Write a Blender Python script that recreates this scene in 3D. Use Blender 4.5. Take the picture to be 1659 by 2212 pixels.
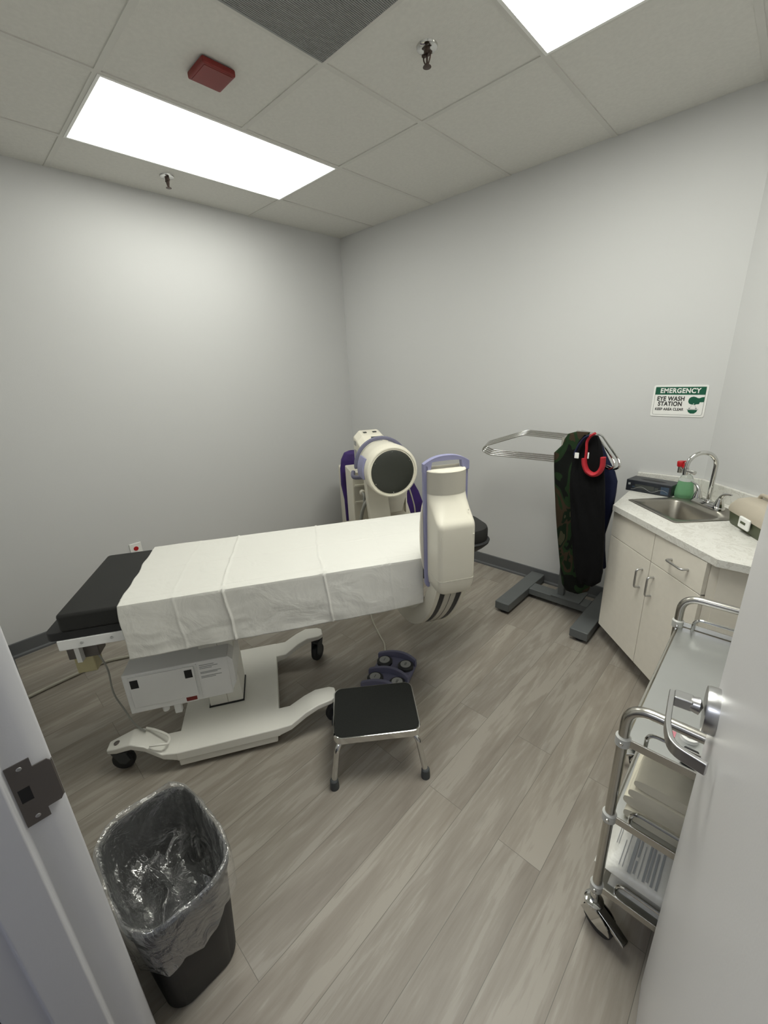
import bpy, math, random
from mathutils import Vector, Matrix, noise
random.seed(7)
for o in list(bpy.data.objects): bpy.data.objects.remove(o)
SC = bpy.context.scene
COL = SC.collection
V = Vector
# ------------------------------------------------------------------ camera
FPX = 899.64
CAMLOC = V((3.17979, -2.86764, 1.57878))
RIGHT = V((0.7265175, 0.6858394, -0.0423870)); DOWN = V((0.1899151, -0.2596963, -0.9468316)); FWD = V((-0.6603821, 0.6798398, -0.3189252))
cam_d = bpy.data.cameras.new('camera'); cam = bpy.data.objects.new('camera', cam_d); COL.objects.link(cam)
cam_d.sensor_fit = 'VERTICAL'; cam_d.sensor_height = 36.0; cam_d.lens = FPX / 2212 * 36.0
cam_d.clip_start = 0.01; cam_d.clip_end = 60
cam.matrix_world = Matrix(((RIGHT.x, -DOWN.x, -FWD.x, CAMLOC.x), (RIGHT.y, -DOWN.y, -FWD.y, CAMLOC.y), (RIGHT.z, -DOWN.z, -FWD.z, CAMLOC.z), (0, 0, 0, 1)))
SC.camera = cam
# ------------------------------------------------------------------ world, exposure
w = bpy.data.worlds.new('world'); SC.world = w; w.use_nodes = True
w.node_tree.nodes['Background'].inputs[0].default_value = (0.80, 0.86, 1.0, 1); w.node_tree.nodes['Background'].inputs[1].default_value = 0.25
SC.view_settings.view_transform = 'Standard'; SC.view_settings.look = 'None'; SC.view_settings.gamma = 1.0
SC.view_settings.use_curve_mapping = False; SC.view_settings.exposure = 0.0
PANEL = 6.9; PANEL_B = 17.0      # emission of the room's LED panels
HALL = 9.0       # emission of the unseen panel added in the hall
H = 2.713        # ceiling height
LW = 3.55        # right wall
TL = 0.6096      # ceiling grid module
GA, GB = 0.404, 0.885

# ------------------------------------------------------------------ materials
def nodes(name):
    m = bpy.data.materials.new(name); m.use_nodes = True
    nt = m.node_tree; b = nt.nodes['Principled BSDF']
    return m, nt, b
def N(nt, kind, **kw):
    n = nt.nodes.new(kind)
    for k, v in kw.items():
        if k in n.inputs: n.inputs[k].default_value = v
        else: setattr(n, k, v)
    return n
def mapping(nt, scale=(1, 1, 1), coord='Object', rot=(0, 0, 0)):
    tc = N(nt, 'ShaderNodeTexCoord'); mp = N(nt, 'ShaderNodeMapping')
    mp.inputs['Scale'].default_value = scale; mp.inputs['Rotation'].default_value = rot
    nt.links.new(tc.outputs[coord], mp.inputs[0]); return mp
def ramp(nt, src, stops, interp='LINEAR'):
    r = N(nt, 'ShaderNodeValToRGB'); cr = r.color_ramp; cr.interpolation = interp
    while len(cr.elements) < len(stops): cr.elements.new(0.5)
    for e, (p, c) in zip(cr.elements, stops): e.position = p; e.color = (*c, 1)
    nt.links.new(src, r.inputs[0]); return r
def bump(nt, b, src, strength, dist=0.01):
    bp = N(nt, 'ShaderNodeBump'); bp.inputs['Strength'].default_value = strength; bp.inputs['Distance'].default_value = dist
    nt.links.new(src, bp.inputs['Height']); nt.links.new(bp.outputs[0], b.inputs['Normal'])
def mat(name, col, rough=0.5, metal=0.0, var=0.06, vscale=6, bscale=0, bstr=0.1, bdist=0.002, spec=0.5, **kw):
    m, nt, b = nodes(name)
    mp = mapping(nt)
    nz = N(nt, 'ShaderNodeTexNoise'); nz.inputs['Scale'].default_value = vscale; nz.inputs['Detail'].default_value = 4
    nt.links.new(mp.outputs[0], nz.inputs['Vector'])
    lo = tuple(max(0, c * (1 - var)) for c in col); hi = tuple(min(1, c * (1 + var)) for c in col)
    r = ramp(nt, nz.outputs['Fac'], [(0.3, lo), (0.7, hi)])
    nt.links.new(r.outputs[0], b.inputs['Base Color'])
    b.inputs['Roughness'].default_value = rough; b.inputs['Metallic'].default_value = metal
    b.inputs['Specular IOR Level'].default_value = spec
    if bscale:
        n2 = N(nt, 'ShaderNodeTexNoise'); n2.inputs['Scale'].default_value = bscale; n2.inputs['Detail'].default_value = 3
        nt.links.new(mp.outputs[0], n2.inputs['Vector']); bump(nt, b, n2.outputs['Fac'], bstr, bdist)
    for k, v in kw.items(): b.inputs[k].default_value = v
    return m
M = {}
M['wall'] = mat('wall_paint', (0.605, 0.605, 0.60), 0.6, var=0.01, vscale=1, bscale=160, bstr=0.12, bdist=0.002, spec=0.3)
M['tile'] = mat('ceiling_tile', (0.70, 0.69, 0.65), 0.9, var=0.03, vscale=60, bscale=260, bstr=0.35, bdist=0.002, spec=0.1)
M['grid'] = mat('ceiling_grid', (0.64, 0.63, 0.59), 0.6, var=0.02)
M['base'] = mat('rubber_baseboard', (0.115, 0.12, 0.125), 0.5, var=0.03)
M['cream'] = mat('cream_plastic', (0.70, 0.665, 0.56), 0.42, var=0.02, vscale=3, bscale=300, bstr=0.05)
M['cream_dark'] = mat('warm_grey_plastic', (0.50, 0.475, 0.405), 0.45, var=0.03)
M['white_metal'] = mat('white_enamel', (0.82, 0.82, 0.81), 0.38, var=0.02)
M['base_enamel'] = mat('ivory_enamel', (0.80, 0.785, 0.72), 0.4, var=0.02, bscale=180, bstr=0.08)
M['purple'] = mat('lavender_plastic', (0.25, 0.25, 0.40), 0.45, var=0.03)
M['purple_dim'] = mat('grey_lavender_plastic', (0.14, 0.14, 0.21), 0.5, var=0.04)
M['black'] = mat('black_plastic', (0.008, 0.008, 0.009), 0.5, var=0.1)
M['vinyl'] = mat('black_vinyl', (0.014, 0.014, 0.013), 0.55, spec=0.35, var=0.08, bscale=300, bstr=0.15)
M['blackmetal'] = mat('black_rubber', (0.02, 0.021, 0.023), 0.6, var=0.1)
M['disc'] = mat('dark_carbon_disc', (0.022, 0.024, 0.018), 0.55, var=0.05)
M['screen'] = mat('dark_label', (0.05, 0.055, 0.05), 0.4, var=0.1)
M['chrome'] = mat('chrome', (0.66, 0.66, 0.64), 0.10, 1.0, var=0.02)
M['steel'] = mat('brushed_steel', (0.52, 0.505, 0.46), 0.26, 1.0, var=0.05, vscale=20)
M['sinksteel'] = mat('sink_steel', (0.36, 0.34, 0.30), 0.34, 1.0, var=0.06, vscale=8)
M['shelfsteel'] = mat('satin_steel_sheet', (0.60, 0.61, 0.60), 0.32, 1.0, var=0.03)
M['satin'] = mat('satin_nickel', (0.55, 0.55, 0.55), 0.28, 1.0, var=0.03)
M['bronze'] = mat('strike_metal', (0.155, 0.14, 0.13), 0.42, 0.7, var=0.05)
M['rackgrey'] = mat('grey_enamel', (0.105, 0.113, 0.113), 0.42, var=0.05, bscale=250, bstr=0.1)
M['lam'] = mat('cabinet_laminate', (0.78, 0.735, 0.645), 0.5, var=0.02, vscale=30)
M['seam'] = mat('dark_gap', (0.12, 0.11, 0.10), 0.7)
M['doorpaint'] = mat('door_paint', (0.68, 0.67, 0.67), 0.38, var=0.01, vscale=2, bscale=220, bstr=0.06)
M['framepaint'] = mat('door_frame_paint', (0.54, 0.54, 0.56), 0.40, var=0.02, vscale=3, bscale=200, bstr=0.05)
M['red'] = mat('red_plastic', (0.42, 0.008, 0.012), 0.4, var=0.08)
M['alarmred'] = mat('red_enamel', (0.19, 0.014, 0.011), 0.45, var=0.08)
M['redcloth'] = mat('red_trim_cloth', (0.40, 0.012, 0.022), 0.7, var=0.15, vscale=30, bscale=90, bstr=0.3)
M['blackcloth'] = mat('black_cloth', (0.0045, 0.0045, 0.005), 0.85, var=0.2, bscale=50, bstr=0.3, spec=0.15)
M['navycloth'] = mat('navy_cloth', (0.009, 0.012, 0.038), 0.75, var=0.25, vscale=9, bscale=40, bstr=0.4, spec=0.2)
M['purplecloth'] = mat('purple_cloth', (0.030, 0.008, 0.105), 0.7, var=0.25, vscale=9, bscale=30, bstr=0.4)
M['green'] = mat('sign_green', (0.005, 0.095, 0.05), 0.4)
M['signwhite'] = mat('sign_white', (0.83, 0.83, 0.80), 0.35, var=0.01)
M['ink'] = mat('black_ink', (0.012, 0.012, 0.012), 0.5)
M['inkgrey'] = mat('grey_ink', (0.33, 0.34, 0.34), 0.6)
M['greyplastic'] = mat('clear_grey_sleeve', (0.50, 0.50, 0.47), 0.3, var=0.05)
M['towel'] = mat('towel_cloth', (0.68, 0.64, 0.52), 0.9, var=0.05, vscale=14, bscale=70, bstr=0.3, spec=0.1)
M['paper'] = mat('white_print_bag', (0.66, 0.65, 0.60), 0.35, var=0.08, vscale=16, bscale=18, bstr=0.5, bdist=0.01)
M['tan'] = mat('tan_plastic', (0.46, 0.41, 0.33), 0.5, var=0.05, bscale=120, bstr=0.1)
M['olive'] = mat('olive_plastic', (0.075, 0.088, 0.045), 0.5, var=0.08)
M['boxdark'] = mat('dark_carton', (0.022, 0.025, 0.032), 0.35, var=0.15, vscale=30)
M['boxblue'] = mat('blue_carton_print', (0.045, 0.075, 0.12), 0.4, var=0.2, vscale=40)
M['cable'] = mat('beige_cable', (0.40, 0.38, 0.31), 0.5, var=0.04)
M['cablegrey'] = mat('grey_cable', (0.30, 0.30, 0.27), 0.5, var=0.04)
M['yellowed'] = mat('yellowed_plastic', (0.50, 0.45, 0.26), 0.5, var=0.05)
M['pink'] = mat('pink_label', (0.55, 0.20, 0.24), 0.5)
M['tread'] = mat('rubber_tread', (0.018, 0.019, 0.017), 0.85, var=0.2, vscale=300, bscale=500, bstr=0.6, bdist=0.003, spec=0.2)
M['tip'] = mat('grey_rubber', (0.055, 0.06, 0.062), 0.6)
M['padgrey'] = mat('grey_cap', (0.30, 0.305, 0.29), 0.45, var=0.04)
M['vent'] = mat('grey_vent', (0.29, 0.295, 0.29), 0.6, var=0.03)
M['sprinkler'] = mat('brown_metal', (0.09, 0.065, 0.055), 0.35, 0.8)
M['hallcarpet'] = mat('hall_carpet', (0.060, 0.048, 0.048), 0.95, var=0.3, vscale=150)
M['hallwall'] = mat('hall_paint', (0.50, 0.50, 0.52), 0.6)

def emit(name, strength, col=(0.99, 1.0, 0.925)):
    m = bpy.data.materials.new(name); m.use_nodes = True; nt = m.node_tree
    b = nt.nodes['Principled BSDF']; b.inputs['Base Color'].default_value = (0.9, 0.9, 0.9, 1)
    b.inputs['Emission Color'].default_value = (*col, 1); b.inputs['Emission Strength'].default_value = strength
    return m
M['led'] = emit('led_diffuser', PANEL); M['led_b'] = emit('led_diffuser_bright', PANEL_B); M['led_hall_added'] = emit('added_hall_led', HALL, (0.86, 0.90, 1.0))

def floor_mat():
    m, nt, b = nodes('vinyl_plank_floor'); L = nt.links.new
    tc = N(nt, 'ShaderNodeTexCoord'); sp = N(nt, 'ShaderNodeSeparateXYZ'); L(tc.outputs['Object'], sp.inputs[0])
    cb = N(nt, 'ShaderNodeCombineXYZ'); L(sp.outputs['Y'], cb.inputs['X']); L(sp.outputs['X'], cb.inputs['Y'])
    ofs = N(nt, 'ShaderNodeVectorMath', operation='ADD'); L(cb.outputs[0], ofs.inputs[0]); ofs.inputs[1].default_value = (0.22, 0.015, 0)
    br = N(nt, 'ShaderNodeTexBrick'); br.offset = 0.37; br.offset_frequency = 2; br.squash = 1.0
    br.inputs['Scale'].default_value = 1.0; br.inputs['Brick Width'].default_value = 1.22; br.inputs['Row Height'].default_value = 0.152
    br.inputs['Mortar Size'].default_value = 0.0009; br.inputs['Mortar Smooth'].default_value = 0.3; br.inputs['Bias'].default_value = 0.0
    br.inputs['Color1'].default_value = (0, 0, 0, 1); br.inputs['Color2'].default_value = (1, 1, 1, 1); br.inputs['Mortar'].default_value = (0.5, 0.5, 0.5, 1)
    L(ofs.outputs[0], br.inputs['Vector'])
    # grain shifted per plank
    sh = N(nt, 'ShaderNodeVectorMath', operation='SCALE'); L(br.outputs['Color'], sh.inputs[0]); sh.inputs['Scale'].default_value = 7.0
    ad = N(nt, 'ShaderNodeVectorMath', operation='ADD'); L(tc.outputs['Object'], ad.inputs[0]); L(sh.outputs[0], ad.inputs[1])
    def nz(scale, vec, detail=5, rough=0.6, dist=0.0):
        mp = N(nt, 'ShaderNodeMapping'); mp.inputs['Scale'].default_value = vec; L(ad.outputs[0], mp.inputs[0])
        n = N(nt, 'ShaderNodeTexNoise'); n.inputs['Scale'].default_value = scale; n.inputs['Detail'].default_value = detail
        n.inputs['Roughness'].default_value = rough; n.inputs['Distortion'].default_value = dist; L(mp.outputs[0], n.inputs['Vector']); return n
    big = nz(1.0, (9, 1.3, 1), 3, 0.55, 1.2); fine = nz(1.0, (75, 4.5, 1), 4, 0.65, 0.6); ring = nz(1.0, (24, 2.4, 1), 4, 0.6, 2.2)
    mx = N(nt, 'ShaderNodeMath', operation='MULTIPLY_ADD'); L(fine.outputs['Fac'], mx.inputs[0]); mx.inputs[1].default_value = 0.35; L(big.outputs['Fac'], mx.inputs[2])
    mx2 = N(nt, 'ShaderNodeMath', operation='MULTIPLY_ADD'); L(ring.outputs['Fac'], mx2.inputs[0]); mx2.inputs[1].default_value = 0.45; L(mx.outputs[0], mx2.inputs[2])
    r = ramp(nt, mx2.outputs[0], [(0.60, (0.225, 0.196, 0.162)), (0.82, (0.270, 0.240, 0.202)), (0.95, (0.305, 0.275, 0.233)), (1.0, (0.345, 0.315, 0.27))])
    tone = ramp(nt, br.outputs['Color'], [(0.0, (0.92, 0.92, 0.925)), (1.0, (1.05, 1.045, 1.035))])
    mm = N(nt, 'ShaderNodeMixRGB', blend_type='MULTIPLY'); mm.inputs[0].default_value = 1.0; L(r.outputs[0], mm.inputs[1]); L(tone.outputs[0], mm.inputs[2])
    kn = N(nt, 'ShaderNodeTexVoronoi'); kn.inputs['Scale'].default_value = 1.0
    kmp = N(nt, 'ShaderNodeMapping'); kmp.inputs['Scale'].default_value = (6, 1.6, 1); L(ad.outputs[0], kmp.inputs[0]); L(kmp.outputs[0], kn.inputs['Vector'])
    kr = ramp(nt, kn.outputs['Distance'], [(0.0, (0.62, 0.62, 0.62)), (0.10, (1, 1, 1))])
    m3 = N(nt, 'ShaderNodeMixRGB', blend_type='MULTIPLY'); m3.inputs[0].default_value = 0.8; L(mm.outputs[0], m3.inputs[1]); L(kr.outputs[0], m3.inputs[2])
    mo = N(nt, 'ShaderNodeMixRGB', blend_type='MIX'); L(br.outputs['Fac'], mo.inputs[0]); L(m3.outputs[0], mo.inputs[1]); mo.inputs[2].default_value = (0.15, 0.135, 0.115, 1)
    L(mo.outputs[0], b.inputs['Base Color']); b.inputs['Roughness'].default_value = 0.42; b.inputs['Specular IOR Level'].default_value = 0.35
    bump(nt, b, mx2.outputs[0], 0.12, 0.002)
    return m
M['floor'] = floor_mat()
def counter_mat():
    m, nt, b = nodes('marble_laminate'); L = nt.links.new; mp = mapping(nt, (1, 1, 1))
    n = N(nt, 'ShaderNodeTexNoise'); n.inputs['Scale'].default_value = 9; n.inputs['Detail'].default_value = 8; n.inputs['Distortion'].default_value = 1.8; n.inputs['Roughness'].default_value = 0.65
    L(mp.outputs[0], n.inputs['Vector'])
    r = ramp(nt, n.outputs['Fac'], [(0.30, (0.66, 0.645, 0.60)), (0.45, (0.72, 0.71, 0.665)), (0.485, (0.58, 0.56, 0.51)), (0.52, (0.73, 0.72, 0.675)), (0.75, (0.66, 0.64, 0.59))])
    L(r.outputs[0], b.inputs['Base Color']); b.inputs['Roughness'].default_value = 0.35; return m
M['counter'] = counter_mat()
def camo_mat():
    m, nt, b = nodes('camouflage_cloth'); L = nt.links.new; mp = mapping(nt, (1, 1, 0.7))
    n = N(nt, 'ShaderNodeTexNoise'); n.inputs['Scale'].default_value = 6.5; n.inputs['Detail'].default_value = 2.0; n.inputs['Distortion'].default_value = 0.9
    L(mp.outputs[0], n.inputs['Vector'])
    r = ramp(nt, n.outputs['Fac'], [(0.0, (0.005, 0.006, 0.005)), (0.41, (0.013, 0.030, 0.011)), (0.50, (0.038, 0.026, 0.015)), (0.57, (0.006, 0.014, 0.006)), (0.64, (0.050, 0.048, 0.028))], 'CONSTANT')
    L(r.outputs[0], b.inputs['Base Color']); b.inputs['Roughness'].default_value = 0.8; b.inputs['Specular IOR Level'].default_value = 0.15; return m
M['camo'] = camo_mat()
def drape_mat():
    m, nt, b = nodes('white_drape_paper'); L = nt.links.new; mp = mapping(nt)
    b.inputs['Base Color'].default_value = (0.70, 0.69, 0.645, 1); b.inputs['Roughness'].default_value = 0.7; b.inputs['Specular IOR Level'].default_value = 0.2
    n = N(nt, 'ShaderNodeTexNoise'); n.inputs['Scale'].default_value = 7; n.inputs['Detail'].default_value = 7; n.inputs['Distortion'].default_value = 1.0; L(mp.outputs[0], n.inputs['Vector'])
    bump(nt, b, n.outputs['Fac'], 0.35, 0.02); return m
M['drape'] = drape_mat()
def bag_mat():
    m = bpy.data.materials.new('clear_plastic_film'); m.use_nodes = True; nt = m.node_tree; L = nt.links.new
    for n in list(nt.nodes): nt.nodes.remove(n)
    out = N(nt, 'ShaderNodeOutputMaterial'); tr = N(nt, 'ShaderNodeBsdfTransparent'); gl = N(nt, 'ShaderNodeBsdfGlossy'); df = N(nt, 'ShaderNodeBsdfDiffuse')
    tr.inputs[0].default_value = (0.93, 0.93, 0.93, 1); gl.inputs['Roughness'].default_value = 0.10; gl.inputs[0].default_value = (0.95, 0.95, 0.95, 1); df.inputs[0].default_value = (0.6, 0.61, 0.6, 1)
    mp = mapping(nt, (1, 1, 1.0)); n = N(nt, 'ShaderNodeTexNoise'); n.inputs['Scale'].default_value = 9; n.inputs['Detail'].default_value = 5; n.inputs['Distortion'].default_value = 1.5; L(mp.outputs[0], n.inputs['Vector'])
    bp = N(nt, 'ShaderNodeBump'); bp.inputs['Strength'].default_value = 1.0; bp.inputs['Distance'].default_value = 0.03; L(n.outputs['Fac'], bp.inputs['Height']); L(bp.outputs[0], gl.inputs['Normal'])
    lw = N(nt, 'ShaderNodeLayerWeight'); lw.inputs['Blend'].default_value = 0.35; L(bp.outputs[0], lw.inputs['Normal'])
    a = N(nt, 'ShaderNodeMixShader'); L(lw.outputs['Facing'], a.inputs[0])
    mul = N(nt, 'ShaderNodeMath', operation='MULTIPLY_ADD'); L(lw.outputs['Facing'], mul.inputs[0]); mul.inputs[1].default_value = 0.50; mul.inputs[2].default_value = 0.13
    L(mul.outputs[0], a.inputs[0]); L(tr.outputs[0], a.inputs[1]); L(gl.outputs[0], a.inputs[2])
    c = N(nt, 'ShaderNodeMixShader'); c.inputs[0].default_value = 0.07; L(a.outputs[0], c.inputs[1]); L(df.outputs[0], c.inputs[2])
    L(c.outputs[0], out.inputs[0]); return m
M['bag'] = bag_mat()
def liquid_mat(name, col, trans=0.75):
    m = mat(name, col, 0.12, var=0.05); b = m.node_tree.nodes['Principled BSDF']; b.inputs['Transmission Weight'].default_value = trans; b.inputs['IOR'].default_value = 1.2; return m
M['liquid'] = liquid_mat('green_soap', (0.30, 0.62, 0.36), 0.6); M['clearplastic'] = liquid_mat('clear_bottle', (0.85, 0.88, 0.85), 0.8)

# ------------------------------------------------------------------ mesh builder
class G:
    def __init__(s): s.v = []; s.f = []
    def add(s, vs, fs):
        o = len(s.v); s.v += [V(p) for p in vs]; s.f += [tuple(i + o for i in f) for f in fs]; return s
    def hexa(s, c):   # 8 corners: bottom 4 ccw, top 4 ccw
        return s.add(c, [(3, 2, 1, 0), (4, 5, 6, 7), (0, 1, 5, 4), (1, 2, 6, 5), (2, 3, 7, 6), (3, 0, 4, 7)])
    def box(s, x0, x1, y0, y1, z0, z1):
        return s.hexa([(x0, y0, z0), (x1, y0, z0), (x1, y1, z0), (x0, y1, z0), (x0, y0, z1), (x1, y0, z1), (x1, y1, z1), (x0, y1, z1)])
    def fbox(s, F, a0, a1, b0, b1, z0, z1):   # box in a frame: F(a,b,z) -> world
        return s.hexa([F(a0, b0, z0), F(a1, b0, z0), F(a1, b1, z0), F(a0, b1, z0), F(a0, b0, z1), F(a1, b0, z1), F(a1, b1, z1), F(a0, b1, z1)])
    def loft(s, rings, caps=True, closed=True):
        n = len(rings[0]); o = len(s.v); fs = []
        vs = [p for r in rings for p in r]
        for i in range(len(rings) - 1):
            for j in range(n if closed else n - 1):
                k = (j + 1) % n; fs.append((i * n + j, i * n + k, (i + 1) * n + k, (i + 1) * n + j))
        if caps: fs.append(tuple(range(n))[::-1]); fs.append(tuple((len(rings) - 1) * n + j for j in range(n)))
        return s.add(vs, fs)
    def prism(s, poly, F0, F1):   # poly list of 2d; F0/F1 map 2d to world
        return s.loft([[F0(*p) for p in poly], [F1(*p) for p in poly]])
    def cyl(s, a, b, r0, r1=None, n=24):
        a = V(a); b = V(b); r1 = r0 if r1 is None else r1; d = (b - a).normalized()
        u = d.orthogonal().normalized(); w_ = d.cross(u)
        return s.loft([[a + (u * math.cos(t) + w_ * math.sin(t)) * r0 for t in [2 * math.pi * i / n for i in range(n)]],
                       [b + (u * math.cos(t) + w_ * math.sin(t)) * r1 for t in [2 * math.pi * i / n for i in range(n)]]])
    def lathe(s, c, axis, prof, n=32, sx=1.0):   # prof: (radius, height along axis)
        c = V(c); d = V(axis).normalized(); u = d.orthogonal().normalized(); w_ = d.cross(u)
        return s.loft([[c + d * h + (u * math.cos(2 * math.pi * i / n) * sx + w_ * math.sin(2 * math.pi * i / n)) * max(r, 1e-4) for i in range(n)] for r, h in prof])
    def tube(s, pts, r, n=12, closed=False, flat=None, up=None):
        pts = [V(p) for p in pts]; m = len(pts); rings = []; u = None
        for i, p in enumerate(pts):
            if closed: d = pts[(i + 1) % m] - pts[i - 1]
            else: d = pts[min(i + 1, m - 1)] - pts[max(i - 1, 0)]
            d.normalize()
            if up is not None: u = (V(up) - d * V(up).dot(d)).normalized()
            elif u is None: u = d.orthogonal().normalized()
            else: u = (u - d * u.dot(d)).normalized()
            w_ = d.cross(u); rr = r(i / (m - 1)) if callable(r) else r
            rings.append([p + (u * math.cos(2 * math.pi * j / n) + w_ * math.sin(2 * math.pi * j / n) * (flat or 1)) * rr for j in range(n)])
        if closed: rings.append(rings[0]); return s.loft(rings, caps=False)
        return s.loft(rings)
def smooth_path(pts, k=8):   # catmull-rom
    pts = [V(p) for p in pts]; out = []
    for i in range(len(pts) - 1):
        p0 = pts[max(i - 1, 0)]; p1 = pts[i]; p2 = pts[i + 1]; p3 = pts[min(i + 2, len(pts) - 1)]
        for j in range(k):
            t = j / k
            out.append(0.5 * ((2 * p1) + (p2 - p0) * t + (2 * p0 - 5 * p1 + 4 * p2 - p3) * t * t + (3 * p1 - p0 - 3 * p2 + p3) * t ** 3))
    out.append(pts[-1]); return out
def fillet(pts, r, k=6):     # round the corners of a polyline
    pts = [V(p) for p in pts]; out = [pts[0]]
    for i in range(1, len(pts) - 1):
        a = pts[i - 1] - pts[i]; b = pts[i + 1] - pts[i]; la, lb = a.length, b.length
        rr = min(r, la * 0.49, lb * 0.49); A = pts[i] + a / la * rr; B = pts[i] + b / lb * rr
        for j in range(k + 1):
            t = j / k; out.append(A * (1 - t) ** 2 + pts[i] * 2 * t * (1 - t) + B * t * t)
    out.append(pts[-1]); return out
def rrect(cx, cy, hx, hy, r, k=5):
    out = []
    for qx, qy, a0 in ((1, 1, 0), (-1, 1, 90), (-1, -1, 180), (1, -1, 270)):
        for j in range(k + 1):
            a = math.radians(a0 + 90 * j / k); out.append((cx + qx * (hx - r) + r * math.cos(a), cy + qy * (hy - r) + r * math.sin(a)))
    return out
WM = {}
def thing(name, label, cat, loc=(0, 0, 0), rotz=0.0, group=None):
    o = bpy.data.objects.new(name, None); COL.objects.link(o); o.empty_display_size = 0.05
    o.location = loc; o.rotation_euler = (0, 0, rotz); WM[o] = Matrix.Translation(V(loc)) @ Matrix.Rotation(rotz, 4, 'Z')
    o['label'] = label; o['category'] = cat
    if group: o['group'] = group
    return o
def obj(name, g, m, parent=None, bevel=0.0, seg=2, angle=35, label=None, origin=None, subsurf=0):
    W = WM[parent] if parent else Matrix.Translation(V(origin) if origin is not None else V((0, 0, 0)))
    inv = W.inverted(); me = bpy.data.meshes.new(name)
    me.from_pydata([inv @ p for p in g.v], [], g.f); me.validate(); me.update()
    import bmesh
    bm = bmesh.new(); bm.from_mesh(me); bmesh.ops.recalc_face_normals(bm, faces=bm.faces); bm.to_mesh(me); bm.free()
    me.polygons.foreach_set('use_smooth', [True] * len(me.polygons)); me.set_sharp_from_angle(angle=math.radians(angle))
    me.materials.append(M[m] if isinstance(m, str) else m)
    o = bpy.data.objects.new(name, me); COL.objects.link(o)
    if parent: o.parent = parent; WM[o] = W
    else: o.matrix_world = W; WM[o] = W
    if bevel:
        b = o.modifiers.new('bevel', 'BEVEL'); b.width = bevel; b.segments = seg; b.limit_method = 'ANGLE'; b.angle_limit = math.radians(30); b.harden_normals = True
    if subsurf:
        sm = o.modifiers.new('subsurf', 'SUBSURF'); sm.levels = subsurf; sm.render_levels = subsurf
    if label: o['label'] = label
    return o
def tag(o, label, cat, group=None):
    o['label'] = label; o['category'] = cat
    if group: o['group'] = group
    return o
def struct(name, g, m, bevel=0.0, parent=None, **kw):
    o = obj(name, g, m, parent, bevel, **kw)
    if not parent: o['kind'] = 'structure'
    return o
def text(name, body, size, m, parent, F, x, y, depth=0.0006, bold=0.0, align='CENTER', xs=1.0, shear=0.0):
    cu = bpy.data.curves.new(name, 'FONT'); cu.body = body; cu.size = size; cu.offset = bold; cu.align_x = align; cu.align_y = 'CENTER'; cu.extrude = depth / 2; cu.shear = shear; cu.space_character = 1.08
    t = bpy.data.objects.new('tmp_text', cu); COL.objects.link(t); bpy.context.view_layer.update()
    dg = bpy.context.evaluated_depsgraph_get(); me = bpy.data.meshes.new_from_object(t.evaluated_get(dg)); bpy.data.objects.remove(t)
    g = G(); g.add([F(x + p.co.x * xs, y + p.co.y, p.co.z) for p in me.vertices], [tuple(q.vertices) for q in me.polygons])
    return obj(name, g, m, parent)
def on_y(px, py, y):
    d = RIGHT * ((px - 829.5) / FPX) + DOWN * ((py - 1106) / FPX) + FWD
    return CAMLOC + d * ((y - CAMLOC.y) / d.y)
# frame along the operating table: s along, t across (towards the doorway)
D2 = V((0.5201, 0.8541)); N2 = V((0.8541, -0.5201)); TROT = math.atan2(0.8541, 0.5201)
def TF(s, t, z): return V((s * D2.x + t * N2.x, s * D2.y + t * N2.y, z))

# ------------------------------------------------------------------ room shell
YF = -2.93; YF2 = -3.06      # front wall faces
JX0, JX1 = 2.37, 3.285       # door opening
g = G(); g.box(-0.12, 3.7, -3.02, 0.12, -0.05, 0.0); struct('floor', g, 'floor')
g = G(); g.box(-0.12, 3.67, -3.06, 0.12, H, H + 0.05); struct('ceiling', g, 'tile')
g = G(); g.box(-0.12, 0.0, YF2, 0.12, 0, H); struct('wall_left', g, 'wall')
g = G(); g.box(0.0, LW + 0.12, 0.0, 0.12, 0, H); struct('wall_back', g, 'wall')
g = G(); g.box(LW, LW + 0.12, YF2, 0.0, 0, H); struct('wall_right', g, 'wall')
DX = 2.905; DY = -(LW - DX)
g = G(); g.prism([(DX, 0.0), (LW, 0.0), (LW, DY)], lambda a, b: V((a, b, 0)), lambda a, b: V((a, b, H))); struct('wall_corner', g, 'wall')
g = G(); g.box(0, JX0 - 0.03, YF2, YF, 0, H); g.box(JX1 + 0.03, LW, YF2, YF, 0, H); g.box(JX0 - 0.03, JX1 + 0.03, YF2, YF, 2.07, H); struct('wall_front', g, 'wall')
def baseb(name, a, b, nrm):
    a = V((*a, 0)); b = V((*b, 0)); n = V((*nrm, 0)); g = G()
    prof = [(0, 0), (0.011, 0), (0.010, 0.012), (0.004, 0.022), (0.004, 0.095), (0.0015, 0.1), (0, 0.1)]
    g.loft([[p + n * u + V((0, 0, z)) for u, z in prof] for p in (a, b)])
    struct(name, g, 'base', angle=25)
baseb('baseboard_left', (0, YF), (0, 0), (1, 0)); baseb('baseboard_back', (0, 0), (2.58, 0), (0, -1))
baseb('baseboard_front', (0, YF), (JX0 - 0.06, YF), (0, 1)); baseb('baseboard_right', (LW, -2.9), (LW, -0.98), (-1, 0))
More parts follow.
